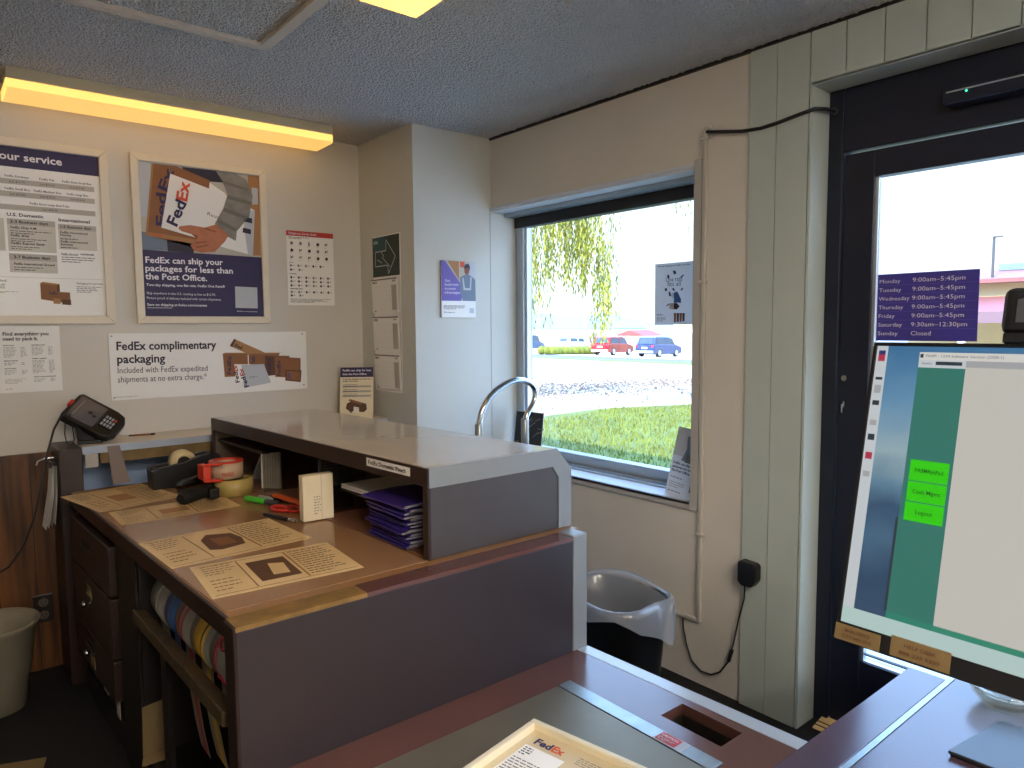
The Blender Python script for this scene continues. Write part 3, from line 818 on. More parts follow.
# orange plate above and guard wrapped round one side
m = MB()
arc = [(gx+.068*math.cos(a), gy+.068*math.sin(a)) for a in [PI*1.02 + PI*i/16 * .35 for i in range(17)][::-1]] + [(gx+.073*math.cos(a), gy+.073*math.sin(a)) for a in [PI*1.02 + PI*i/16*.35 for i in range(17)]]
m.prism([(gx-.095, gy-.03), (gx-.095, gy+.045), (gx-.068, gy+.05), (gx-.068, gy-.035)], 'z', z+.000, z+.056, 'orange_plastic')
m.lathe([(.043, .0605), (.064, .0605), (.064, .067), (.043, .067), (.043, .0605)], (gx, gy, z), 'orange_plastic', 36)
m.prism([(gx-.10, gy-.05), (gx-.045, gy-.075), (gx-.03, gy-.062), (gx-.06, gy-.03)], 'z', z-.002, z+.006, 'orange_plastic')
m.prism([(gx-.10, gy-.05), (gx-.045, gy-.075), (gx-.03, gy-.062), (gx-.06, gy-.03)], 'z', z+.0605, z+.068, 'orange_plastic')
obj('guard', m, t, bevel=.002)
m = MB(); m.tube([(.69, 2.745, DT+.024), (.70, 2.752, DT+.026), (.74, 2.775, DT+.028), (.775, 2.787, DT+.03), (.798, 2.795, DT+.03), (.808, 2.798, DT+.03)], [.019, .026, .0245, .023, .023, .019], 'black_matte', 14)
obj('handle', m, t)
m = MB(); m.box(.792, .828, 2.745, 2.83, DT+.008, DT+.045, 'black_plastic').box(.745, .765, 2.80, 2.842, DT+.004, DT+.04, 'grey_plastic')
obj('cutter_head', m, t, bevel=.004)

def pen(name, label, a, b, r, segs, cat):
    """segs: list of (from, to, radius factor, material, part name) along a->b"""
    a = V3(a); b = V3(b); t = thing(name, label, cat, a)
    for f0, f1, rr, mt, pn in segs:
        p, q = a.lerp(b, f0), a.lerp(b, f1)
        obj(pn, MB().tube([p, p.lerp(q, .06), p.lerp(q, .94), q], [r*rr*.8, r*rr, r*rr, r*rr*.75], mt, 12), t)
    return t
pen('highlighter', 'bright green highlighter lying in front of the hutch', (.895, 2.66, DT+.012), (.955, 2.50, DT+.012), .0115, [(0, .62, 1, 'green_marker', 'barrel'), (.62, 1, .9, 'grey_plastic', 'cap')], 'marker')
pen('marker_pen', 'grey marker pen lying behind the green highlighter', (.945, 2.66, DT+.009), (.985, 2.55, DT+.009), .008, [(0, .7, 1, 'key_grey', 'barrel'), (.7, 1, .9, 'black_plastic', 'cap')], 'pen')
pen('silver_pen', 'black pen with a silver tip in front of the cream envelopes', (.868, 2.40, DT+.008), (.918, 2.235, DT+.008), .0075, [(0, .75, 1, 'black_plastic', 'barrel'), (.75, .95, 1.05, 'chrome', 'tip_ring'), (.95, 1, .4, 'chrome', 'tip')], 'pen')
t = thing('utility_knife', 'orange utility knife lying above the red scissors', 'knife', (.99, 2.50, DT))
m = MB(); m.quad([(.965, 2.585, DT+.018), (.985, 2.59, DT+.018), (1.015, 2.40, DT+.018), (.99, 2.395, DT+.018)], .014, 'orange_bright'); obj('handle', m, t, bevel=.004)
obj('blade_holder', MB().quad([(.97, 2.61, DT+.014), (.983, 2.612, DT+.014), (.984, 2.588, DT+.014), (.967, 2.585, DT+.014)], .006, 'chrome'), t)
t = thing('scissors', 'red handled scissors in front of the cream envelopes', 'scissors', (.955, 2.44, DT))
def loop(cx, cy, ax, ay, rot, z, r, m_):
    pts = []
    for i in range(20):
        a = 2*PI*i/20; x, y = ax*math.cos(a), ay*math.sin(a)
        pts.append((cx + x*math.cos(rot) - y*math.sin(rot), cy + x*math.sin(rot) + y*math.cos(rot), z))
    return MB().tube(pts, r, m_, 8, True)
obj('handle_loop', loop(.935, 2.43, .042, .021, 1.75, DT+.011, .0062, 'red_plastic'), t)
obj('handle_loop', loop(.972, 2.40, .042, .021, 1.45, DT+.009, .0062, 'red_plastic'), t)
obj('blade', MB().quad([(.93, 2.475, DT+.008), (.942, 2.475, DT+.008), (.925, 2.62, DT+.008)], .002, 'chrome'), t)
obj('blade', MB().quad([(.962, 2.445, DT+.005), (.974, 2.445, DT+.005), (.93, 2.61, DT+.005)], .002, 'chrome'), t)

# ================================================================== SHELF ALONG THE BACK WALL
t = thing('back_shelf', 'pale laminate shelf along the wall under the white banner', 'shelf', (1.1, 3.42, 0))
SZ = .97
obj('shelf_board', MB().box(.466, 1.858, 3.298, 3.549, SZ-.025, SZ, 'shelf_laminate'), t, bevel=.002)
obj('laminate_edge', MB().box(.466, 1.858, 3.292, 3.298, SZ-.03, SZ-.001, 'shelf_edge'), t)
obj('timber_batten', MB().box(.53, 1.858, 3.30, 3.325, SZ-.075, SZ-.03, 'pine_edge'), t)
obj('support_panel', MB().box(.384, .466, 3.29, 3.549, 0, SZ-.003, 'brown_edge'), t, bevel=.004)
obj('bracket_strap', MB().quad([(.555, 3.287, SZ-.005), (.598, 3.287, SZ-.005), (.628, 3.27, DT+.012), (.565, 3.27, DT+.012)], .008, 'strap_grey'), t)
obj('tape_patch', MB().box(.475, .52, 3.288, 3.292, SZ-.085, SZ-.03, 'ink_lgrey'), t)

# papers clipped on the support panel
t = thing('clipped_papers', 'sheaf of papers hanging from a clip on the dark shelf support', 'papers', (.38, 3.40, .90))
for i in range(4):
    m = MB(); o_ = .004*i
    m.quad([(.381-o_, 3.34, .895), (.381-o_, 3.45, .895), (.377-o_*1.5, 3.455+.004*i, .78), (.366-o_*2.5, 3.46+.01*i, .655-.008*i), (.366-o_*2.5, 3.345+.01*i, .66-.008*i), (.377-o_*1.5, 3.335, .78)], .0012, 'white_paper' if i != 1 else 'ink_lgrey')
    obj('sheet', m, t)
obj('clip', MB().box(.362, .3835, 3.37, 3.42, .885, .91, 'black_plastic'), t, bevel=.003)
obj('hook', MB().tube([(.383, 3.40, .925), (.35, 3.40, .925), (.325, 3.40, .915), (.32, 3.40, .90)], .0035, 'chrome', 8), t)

# payment terminal
t = thing('payment_terminal', 'black card payment terminal tilted on its stand at the shelf end', 'payment terminal', (.515, 3.41, SZ))
obj('stand_base', MB().prism([(.46, 3.36), (.545, 3.345), (.565, 3.40), (.545, 3.46), (.475, 3.47)], 'z', SZ+.0005, SZ+.016, 'black_plastic'), t, bevel=.004)
m = MB(); m.add([(.465, 3.38, SZ+.014), (.535, 3.365, SZ+.014), (.535, 3.45, SZ+.014), (.47, 3.46, SZ+.014), (.455, 3.37, SZ+.10), (.56, 3.36, SZ+.055), (.56, 3.44, SZ+.055), (.46, 3.46, SZ+.10)],
                [(0, 1, 2, 3), (7, 6, 5, 4), (0, 4, 5, 1), (1, 5, 6, 2), (2, 6, 7, 3), (3, 7, 4, 0)], 'black_plastic')
obj('stand_neck', m, t, bevel=.005)
Lv = V3((.165, -.075, -.115)).normalized(); Wv = V3((-.13, -.055, -.03)); Wv = (Wv - Lv*Wv.dot(Lv)).normalized(); Nv = Wv.cross(Lv).normalized()
cc = V3((.535, 3.40, 1.082))
M = Matrix((( Lv.x, Wv.x, Nv.x, cc.x), (Lv.y, Wv.y, Nv.y, cc.y), (Lv.z, Wv.z, Nv.z, cc.z), (0, 0, 0, 1)))
if M.to_3x3().determinant() < 0: Nv = -Nv
m = MB(); m.T = M
m.prism([(-.105, -.062), (-.095, -.078), (.06, -.078), (.095, -.068), (.112, -.036), (.112, .036), (.095, .068), (.06, .078), (-.095, .078), (-.105, .062)], 'z', -.036, 0, 'black_plastic')
obj('body', m, t, bevel=.006)
m = MB(); m.T = M; m.box(-.09, .022, -.062, .062, .0, .0015, 'lcd_grey'); scr = obj('display', m, t)
m = MB(); m.T = M; m.box(-.03, -.012, -.01, .006, .0016, .002, 'ink_black').box(-.072, -.068, -.045, .045, .0016, .002, 'ink_grey').box(-.008, .006, .0, .012, .0016, .002, 'ink_black')
obj('display_print', m, scr)
m = MB(); m.T = M; m.box(.03, .088, -.036, .036, .0, .002, 'black_matte')
kp = obj('keypad', m, t)
for i in range(4):
    for j in range(3):
        m = MB(); m.T = M; m.box(.036+i*.0125, .044+i*.0125, -.028+j*.021, -.014+j*.021, .002, .0045, 'key_grey' if (i, j) != (3, 0) else 'red_plastic')
        obj('key', m, kp)
m = MB(); m.T = M; m.box(-.112, -.098, -.02, .012, -.012, .006, 'red_plastic'); obj('card_slot_cover', m, t, bevel=.003)
m = MB(); m.tube([(.437, 3.40, 1.105), (.425, 3.38, 1.07), (.418, 3.36, 1.02), (.422, 3.345, .985), (.438, 3.345, .975), (.45, 3.36, .995), (.448, 3.375, 1.05), (.444, 3.39, 1.10)], .0022, 'cable_black', 6)
obj('stylus_cord', m, t)
m = MB(); m.tube([(.44, 3.39, 1.115), (.41, 3.35, 1.10), (.375, 3.30, 1.05), (.345, 3.27, .96), (.32, 3.25, .85), (.29, 3.24, .73), (.25, 3.25, .62), (.20, 3.26, .545), (.12, 3.28, .50), (.0, 3.34, .46), (-.12, 3.43, .40), (-.19, 3.49, .25), (-.21, 3.51, .08), (-.22, 3.50, .006), (-.30, 3.48, .005)], .0042, 'cable_black', 8)
obj('power_cord', m, t)
pen('ballpoint_pen', 'thin brown pen lying on the pale shelf under the banner', (.672, 3.475, SZ+.005), (.775, 3.46, SZ+.005), .0042, [(0, .12, .8, 'black_plastic', 'tip'), (.12, .82, 1, 'ink_brown', 'barrel'), (.82, 1, 1.1, 'black_plastic', 'cap')], 'pen')

# ================================================================== WALL PRINTS (back wall)
UY = YB-.0012
def frame(t, x0, x1, z0, z1, wd_, m_='frame_white', y=YB, dp=.022):
    m = MB()
    for a in (((x0, z0), (x1, z0), (x1-wd_, z0+wd_), (x0+wd_, z0+wd_)), ((x1, z0), (x1, z1), (x1-wd_, z1-wd_), (x1-wd_, z0+wd_)), ((x1, z1), (x0, z1), (x0+wd_, z1-wd_), (x1-wd_, z1-wd_)), ((x0, z1), (x0, z0), (x0+wd_, z0+wd_), (x0+wd_, z1-wd_))):
        m.prism(list(a), 'y', y-dp, y-.0005, m_)
    return obj('frame', m, t, bevel=.003)
# framed price poster, cut by the picture edge
X0, X1, Z0, Z1 = .055, .656, 1.466, 2.213
t = thing('framed_poster', 'white framed price poster headed at your service', 'poster', (X0, YB, Z0))
fwd = .035; frame(t, X0, X1, Z0, Z1, fwd)
s = Sheet((X0+fwd, YB-.008, Z0+fwd), (1, 0, 0), (0, 0, 1), X1-X0-2*fwd, Z1-Z0-2*fwd, 'white_gloss', .004)
W_, H_ = s.w, s.h; X = lambda x: x-(X0+fwd); Z = lambda z: z-(Z0+fwd)
s.rect('panel_print', 0, H_-.080, W_, H_, 'ink_purple')
s.text('at your service', X(.487), H_-.052, .029, 'ink_white', width=.285, bold=.02, al='r')
Z = lambda z: 2.040+(z-2.008)*.89-(Z0+fwd)
def bar(x0, x1, z0, z1, m='ink_pale', l=2): s.rect('panel_print', X(x0), Z(z0), X(x1), Z(z1), m, l)
for z_ in (2.008, 1.952, 1.893): bar(.15, .60, z_-.012, z_+.012)
names = [('FedEx Envelope', 'FedEx Pak', 'FedEx Extra Small Box'), ('FedEx Small Box', 'FedEx Medium Box', 'FedEx Large Box')]
for r_, z_ in enumerate((2.027, 1.971)):
    for x_, nm, w_ in zip((.327, .43, .537), names[r_], ((.082, .054, .108), (.087, .097, .080))[r_]): s.text(nm, X(x_), Z(z_), .0085, 'ink_dark', al='c', width=w_, bold=.01)
s.text('FedEx Extra Large Box/Tube', X(.435), Z(1.912), .0085, 'ink_dark', al='c', bold=.01, width=.14)
for x_, z_, q in ((.327, 2.004, 'Just $13.75'), (.43, 2.004, 'Just $14.30'), (.537, 2.004, 'Just $15.60'), (.327, 1.948, 'Just $14.05'), (.43, 1.948, 'Just $18.35'), (.537, 1.948, 'Just $24.00'), (.435, 1.889, 'Just $33.75')):
    s.text(q, X(x_), Z(z_), .0075, 'ink_dark', al='c', width=.052)
s.text('U.S. Domestic', X(.285), Z(1.853), .0125, 'ink_dark', width=.125, bold=.025); s.text('International', X(.462), Z(1.845), .0125, 'ink_dark', width=.115, bold=.025)
bar(.285, .45, 1.695, 1.84, 'ink_warm'); bar(.285, .45, 1.815, 1.842, 'ink_pale', 3); bar(.46, .60, 1.715, 1.833, 'ink_warm'); bar(.46, .60, 1.808, 1.833, 'ink_pale', 3)
bar(.095, .275, 1.695, 1.84, 'ink_warm'); bar(.285, .45, 1.600, 1.685, 'ink_warm'); bar(.285, .45, 1.655, 1.685, 'ink_pale', 3)
s.text('2-3 Business days', X(.295), Z(1.823), .0105, 'ink_dark', width=.13, bold=.02); s.text('1-5 Business days', X(.466), Z(1.815), .0105, 'ink_dark', width=.115, bold=.02); s.text('2-7 Business days', X(.30), Z(1.664), .0105, 'ink_dark', width=.125, bold=.02)
for x_, z_, q, w in ((.295, 1.798, 'FedEx 2Day A.M.', .09), (.295, 1.762, 'FedEx 2Day', .062), (.295, 1.727, 'FedEx Express Saver', .115), (.466, 1.790, 'FedEx International', .10), (.466, 1.777, 'Priority', .04), (.466, 1.747, 'FedEx International', .10), (.466, 1.734, 'Economy', .045), (.30, 1.634, 'FedEx International Ground', .14), (.466, 1.688, 'FedEx Ground', .06), (.535, 1.692, 'residential', .05)):
    s.text(q, X(x_), Z(z_), .0088, 'ink_dark', width=w, bold=.02)
for x0_, x1_, zt, zb, n in ((.295, .44, 1.792, 1.772, 2), (.295, .44, 1.756, 1.737, 2), (.295, .42, 1.720, 1.702, 2), (.466, .58, 1.772, 1.757, 1), (.466, .58, 1.73, 1.718, 1), (.30, .43, 1.628, 1.606, 2), (.466, .59, 1.684, 1.652, 3), (.10, .26, 1.79, 1.71, 6)):
    s.greek(X(x0_), X(x1_), Z(zt), Z(zb), n, 'ink_grey', fill=.35)
s.rect('panel_print', X(.10), Z(1.577), X(.615), Z(1.5785), 'ink_pale')
s.text('Packaging included', X(.15), Z(1.556), .0085, 'ink_dark', width=.12); s.text('Packaging for purchase', X(.515), Z(1.553), .0085, 'ink_dark', width=.10)
s.greek(X(.12), X(.30), Z(1.548), Z(1.515), 4, 'ink_grey', fill=.35); s.greek(X(.12), X(.38), Z(1.514), Z(1.503), 2, 'ink_grey', fill=.3); s.greek(X(.515), X(.61), Z(1.545), Z(1.512), 4, 'ink_grey', fill=.35)
def boxes(s, u, v, k, full=True):
    P = lambda *p: [(u+a*k, v+b*k) for a, b in p]
    s.poly('picture_print', P((0, .1), (.62, .0), (.62, .72), (0, .8)), 'ink_brown', 3); s.poly('picture_print', P((.62, 0), (.72, .1), (.72, .78), (.62, .72)), 'ink_brown_d', 3)
    s.poly('picture_print', P((0, .8), (.62, .72), (.72, .78), (.1, .86)), 'ink_brown_l', 3)
    s.poly('picture_print', P((.6, -.02), (1.1, -.05), (1.1, .42), (.6, .44)), 'ink_brown', 4); s.poly('picture_print', P((.45, -.08), (.72, -.1), (.72, .14), (.45, .16)), 'ink_brown_l', 5)
    s.poly('picture_print', P((.78, -.12), (1.12, -.14), (1.12, .1), (.78, .12)), 'ink_brown_d', 5)
    s.text('FedEx', u+.3*k, v+.32*k, .12*k, 'ink_purple', width=.32*k, bold=.02, l=6)
boxes(s, X(.385), Z(1.468), .095)
s.build(t)

# framed picture poster: FedEx can ship your packages for less than the Post Office.
X0, X1, Z0, Z1 = .742, 1.345, 1.467, 2.220
t = thing('framed_poster', 'white framed poster picturing an arm carrying boxes', 'poster', (X0, YB, Z0))
fwd = .033; frame(t, X0, X1, Z0, Z1, fwd)
s = Sheet((X0+fwd, YB-.008, Z0+fwd), (1, 0, 0), (0, 0, 1), X1-X0-2*fwd, Z1-Z0-2*fwd, 'white_gloss', .004)
W_, H_ = s.w, s.h
f = homog([(72, 68), (563, 133), (582, 712), (100, 712)], [(0, H_), (W_, H_), (W_, 0), (0, 0)])
def PP(pts, m, l=1):
    q = [f(*p) for p in pts]; q = [(min(max(a, 0), W_), min(max(b, 0), H_)) for a, b in q]; s.poly('picture_print', q, m, l)
PP([(72, 68), (563, 133), (574, 468), (88, 436)], 'ink_pale', 1)
PP([(75, 72), (125, 78), (118, 300), (80, 300)], 'ink_white_dim', 2); PP([(520, 130), (563, 135), (572, 460), (535, 460)], 'ink_brown_l', 2); PP([(535, 180), (560, 184), (562, 250), (538, 250)], 'ink_white_dim', 3)
PP([(80, 360), (190, 380), (300, 445), (88, 436)], 'ink_bluegrey', 2); PP([(190, 395), (300, 410), (300, 450), (195, 442)], 'ink_dark', 3)
PP([(250, 95), (400, 112), (420, 160), (300, 150)], 'ink_dark', 2)
PP([(130, 80), (230, 92), (365, 150), (372, 195), (345, 440), (105, 375)], 'ink_brown', 3)          # brown carton
PP([(105, 360), (310, 395), (300, 412), (102, 376)], 'ink_brown_l', 4)
PP([(130, 80), (138, 81), (112, 368), (104, 366)], 'ink_brown_l', 4)
PP([(365, 160), (430, 205), (420, 225), (362, 190)], 'white_paper', 4)
PP([(205, 122), (440, 215), (548, 275), (540, 460), (430, 430), (300, 384), (168, 345)], 'white_gloss', 5)  # white envelope
PP([(495, 270), (548, 275), (540, 460), (520, 455)], 'ink_white_dim', 6)
PP([(390, 112), (470, 122), (515, 150), (540, 215), (525, 300), (475, 360), (470, 400), (430, 378), (385, 330), (420, 265), (437, 210), (415, 150)], 'ink_sleeve', 7)  # sleeve
for a in ([(415, 150), (520, 185), (522, 195), (420, 165)], [(437, 210), (535, 240), (530, 252), (434, 226)], [(425, 262), (520, 300), (512, 312), (418, 278)], [(400, 310), (475, 350), (468, 362), (395, 325)]): PP(a, 'ink_sleeve_d', 8)
PP([(240, 340), (285, 335), (345, 345), (390, 332), (442, 375), (428, 400), (405, 425), (385, 445), (330, 449), (300, 440), (285, 418), (305, 405), (312, 388), (290, 372), (250, 360), (238, 350)], 'ink_skin', 9)  # hand
PP([(290, 372), (318, 378), (312, 392)], 'ink_skin_d', 10); PP([(305, 405), (350, 400), (352, 404), (308, 412)], 'ink_skin_d', 10); PP([(310, 424), (356, 416), (358, 420), (312, 430)], 'ink_skin_d', 10); PP([(345, 345), (390, 360), (392, 366), (342, 352)], 'ink_skin_d', 10)
def ptext(tx, p0, p1, cap, m, bold=.02, l=11):
    a, b = f(*p0), f(*p1); s.text(tx, a[0], a[1], cap, m, width=math.hypot(b[0]-a[0], b[1]-a[1]), bold=bold, rot=math.atan2(b[1]-a[1], b[0]-a[0]), l=l)
ptext('Fed', (228, 346), (270, 245), .046, 'ink_purple', .03); ptext('Ex', (271, 243), (284, 160), .046, 'ink_orange', .03)
ptext('Fed', (186, 345), (188, 205), .040, 'ink_purple', .03, 4); ptext('Ex', (190, 202), (222, 108), .040, 'ink_purple', .03, 4)
ptext('FedEx', (123, 374), (180, 385), .010, 'ink_orange', .02, 5)
ptext('Reusable', (352, 292), (440, 325), .016, 'ink_grey', .0, 6)
for p in ((505, 300), (500, 345)): PP([p, (p[0]+32, p[1]+8), (p[0]+32, p[1]+28), (p[0]-2, p[1]+20)], 'ink_dark', 7)
PP([(88, 436), (574, 468), (582, 712), (100, 712)], 'ink_purple', 12)
def line(tx, p0, x1, cap, m='ink_white', bold=.02): ptext(tx, p0, x1, cap, m, bold, 14)
line('FedEx can ship your', (100, 490), (418, 500), .0265); line('packages for less than', (100, 524), (458, 535), .0265); line('the Post Office.', (102, 558), (353, 566), .0265)
line('Two-day shipping, one flat rate. FedEx One Rate\u00ae', (105, 586), (425, 593), .0105)
line('Ship anywhere in the U.S. starting as low as $12.95.', (106, 620), (388, 627), .0105, bold=.0); line('Picture proof of delivery included with certain shipments.', (106, 640), (410, 647), .0105, bold=.0)
line('Save on shipping at fedex.com/onerate', (108, 668), (352, 671), .0105)
s.rect('underline_print', f(108, 676)[0], f(108, 678)[1], f(210, 678)[0], f(210, 676)[1], 'ink_white_dim', 14)
PP([(466, 588), (556, 592), (558, 678), (468, 676)], 'ink_white_dim', 14)
line('fedex.com/onerate', (474, 692), (556, 694), .006, bold=0)
s.build(t)

# banner
X0, X1, Z0, Z1 = .625, 1.532, 1.128, 1.424
t = thing('banner_sign', 'long white banner sign lettered FedEx complimentary packaging', 'sign', (X0, YB, Z0))
s = Sheet((X0, YB-.006, Z0), (1, 0, 0), (0, 0, 1), X1-X0, Z1-Z0, 'white_gloss', .005)
f = homog([(35, 60), (955, 50), (968, 320), (50, 378)], [(0, s.h), (s.w, s.h), (s.w, 0), (0, 0)])
ptext('FedEx complimentary', (70, 138), (538, 130), .036, 'ink_dark', .025, 4); ptext('packaging', (74, 200), (300, 194), .036, 'ink_dark', .025, 4)
ptext('Included with FedEx expedited', (76, 248), (498, 236), .0265, 'ink_dark', .0, 4); ptext('shipments at no extra charge.*', (78, 292), (494, 275), .0265, 'ink_dark', .0, 4)
ptext('*FedEx Express Saver packaging terms apply', (70, 364), (168, 358), .005, 'ink_grey', 0, 4)
W_, H_ = s.w, s.h
PP([(568, 155), (832, 153), (835, 250), (578, 266)], 'ink_brown', 2); PP([(568, 155), (580, 150), (840, 150), (832, 156)], 'ink_brown_l', 3)
PP([(690, 160), (880, 165), (882, 255), (700, 260)], 'ink_brown', 3); PP([(765, 165), (932, 176), (934, 240), (770, 262)], 'ink_brown_d', 4); PP([(810, 170), (928, 178), (930, 270), (815, 265)], 'ink_brown', 5)
PP([(862, 232), (938, 234), (935, 290), (862, 283)], 'ink_brown_d', 6); PP([(868, 238), (932, 240), (930, 284), (868, 278)], 'ink_brown', 7)
PP([(620, 84), (765, 150), (690, 158), (600, 118)], 'ink_brown_l', 4); PP([(620, 84), (630, 88), (612, 124), (600, 118)], 'ink_brown_d', 5)
PP([(622, 205), (700, 205), (715, 290), (632, 296)], 'white_paper', 7); PP([(655, 208), (760, 204), (795, 292), (668, 318)], 'ink_white_dim', 8); PP([(684, 160), (688, 160), (690, 206), (686, 206)], 'white_paper', 7)
for p0, p1, c1 in (((606, 255), (606, 165), 'ink_purple'), ((718, 200), (718, 165), 'ink_purple'), ((795, 250), (790, 175), 'ink_purple'), ((840, 260), (836, 185), 'ink_purple'), ((886, 275), (884, 245), 'ink_purple_mid')):
    ptext('FedEx', p0, p1, .017, c1, .02, 9)
ptext('Fed', (648, 292), (636, 240), .018, 'ink_purple', .03, 9); ptext('Ex', (640, 238), (632, 208), .018, 'ink_red', .03, 9)
ptext('Fed', (692, 312), (672, 262), .02, 'ink_purple', .03, 10); ptext('Ex', (672, 258), (660, 222), .02, 'ink_red', .03, 10); ptext('Fed', (622, 122), (656, 134), .016, 'ink_dark', .02, 9)
s.greek(f(690, 230)[0], f(740, 230)[0], f(700, 262)[1], f(700, 272)[1], 2, 'ink_grey', l=10)
s.build(t)
for x_, z_ in ((X0+.012, Z1-.012), (X1-.02, Z1-.012), (X0+.012, Z0+.012), (X1-.02, Z0+.02)):
    obj('screw', MB().lathe([(.004, -.0085), (.004, -.006)], (x_, YB, z_), 'key_grey', 10, 'y'), t)

# price sheet: Find everything you need to pack it.
X0, X1, Z0, Z1 = .075, .444, 1.186, 1.458
t = thing('price_sheet', 'white price list sheet lettered Find everything you need to pack it', 'sign', (X0, YB, Z0))
s = Sheet((X0, YB-.004, Z0), (1, 0, 0), (0, 0, 1), X1-X0, Z1-Z0, 'white_paper', .003)
X = lambda x: x-X0; Z = lambda z: z-Z0
s.text('Find everything you', X(.246), Z(1.420), .0135, 'ink_dark', width=.158, bold=.03); s.text('need to pack it.', X(.246), Z(1.400), .0135, 'ink_dark', width=.12, bold=.03)
for x_, z_, q, w in ((.246, 1.378, 'Small boxes', .037), (.342, 1.378, 'Specialty boxes', .047), (.246, 1.315, 'Medium boxes', .046), (.342, 1.322, 'Packing supplies', .05), (.246, 1.284, 'Large boxes', .039), (.345, 1.246, 'Need a custom box? Just ask', .077)):
    s.text(q, X(x_), Z(z_), .0045, 'ink_dark', width=w, bold=.03)
for x0_, zt, zb, n in ((.246, 1.374, 1.33, 8), (.342, 1.374, 1.336, 7), (.246, 1.311, 1.298, 2), (.342, 1.318, 1.262, 11), (.246, 1.280, 1.26, 4), (.345, 1.241, 1.226, 3)):
    s.greek(X(x0_), X(x0_+.045), Z(zt), Z(zb), n, 'ink_grey', fill=.3); s.greek(X(x0_+.058), X(x0_+.078), Z(zt), Z(zb), n, 'ink_grey', fill=.3)
s.greek(X(.246), X(.322), Z(1.244), Z(1.222), 4, 'ink_lgrey', fill=.35); s.greek(X(.246), X(.295), Z(1.204), Z(1.2), 1, 'ink_grey')
s.greek(X(.09), X(.2), Z(1.37), Z(1.22), 14, 'ink_grey', fill=.3)
s.build(t)

# hazard chart with a red heading bar
X0, X1, Z0, Z1 = 1.445, 1.700, 1.560, 1.937
t = thing('hazard_chart', 'small symbol chart with a red heading bar beside the boxes poster', 'chart', (X0, YB, Z0))
s = Sheet((X0, YB-.003, Z0), (1, 0, 0), (0, 0, 1), X1-X0, Z1-Z0, 'white_paper', .002)
s.rect('panel_print', 0, s.h-.026, s.w, s.h, 'ink_red'); s.text('Dangerous Goods Guide', .012, s.h-.018, .011, 'ink_white', width=.15, bold=.01)
s.greek(.012, .13, s.h-.03, s.h-.042, 2, 'ink_grey', fill=.5)
for r_ in range(3):
    for c_ in range(5):
        u, v = .018+c_*.047, s.h-.062-r_*.036; k_ = random.random(); dk = 'ink_dark' if random.random() < .6 else 'ink_grey'
        if k_ < .35: s.poly('symbol_print', [(u+.004, v-.012), (u+.012, v-.012), (u+.011, v+.008), (u+.008, v+.013), (u+.005, v+.008)], dk)
        elif k_ < .7: s.poly('symbol_print', [(u, v-.006), (u+.014, v-.01), (u+.018, v+.004), (u+.005, v+.009)], dk)
        else: s.poly('symbol_print', [(u+.002, v-.01), (u+.012, v+.002), (u+.016, v-.01), (u+.014, v+.01), (u+.007, v+.002), (u+.001, v+.01)], dk)
        s.greek(u-.002, u+.026, v-.014, v-.018, 1, 'ink_lgrey')
s.greek(.012, .05, s.h-.158, s.h-.164, 1, 'ink_dark'); s.greek(.012, .08, s.h-.214, s.h-.222, 1, 'ink_dark'); s.greek(.012, .14, s.h-.29, s.h-.298, 1, 'ink_dark')
for r_, (v, n) in enumerate(((s.h-.176, 5), (s.h-.197, 2), (s.h-.236, 6), (s.h-.256, 6), (s.h-.277, 6), (s.h-.310, 6), (s.h-.328, 2))):
    for c_ in range(n):
        u = .02 + c_*(.2/max(5, n-1) if n != 2 else .045)
        s.poly('symbol_print', [(u-.007, v), (u, v-.008), (u+.007, v), (u, v+.008)], 'ink_dark' if random.random() < .55 else 'ink_grey'); s.greek(u+.009, u+.024, v+.004, v-.004, 2, 'ink_grey')
s.greek(.012, s.w-.01, .034, .012, 4, 'ink_grey', fill=.4)
s.build(t)

# calendar on the side of the chase (plane x = 1.86, facing -x)
t = thing('wall_calendar', 'four part wall calendar with a dark green arrow cover', 'calendar', (1.86, 3.27, 1.9))
xc = 1.857
s = Sheet((xc, 3.408, 1.705), (0, -1, 0), (0, 0, 1), .272, .205, 'ink_green_d', .002)
s.rect('cover_print', 0, .135, .13, .205, 'ink_teal', 1)
s.text('2025', .014, .172, .014, 'ink_white', width=.045, bold=.01)
def stroke(p, q, w, m='ink_white_dim', l=3):
    p = V3((p[0], p[1], 0)); q = V3((q[0], q[1], 0)); n_ = (q-p).cross(V3((0, 0, 1))).normalized()*w/2
    s.poly('arrow_print', [(a.x, a.y) for a in (p+n_, q+n_, q-n_, p-n_)], m, l)
pts = [(.03, .055), (.03, .13), (.14, .13), (.145, .185), (.235, .095), (.165, .012), (.155, .055), (.03, .055)]
for a, b in zip(pts, pts[1:]): stroke(a, b, .005)
stroke((.05, .09), (.10, .07), .004); stroke((.10, .10), (.18, .045), .004); stroke((.09, .13), (.12, .10), .004)
s.build(t, 'cover')
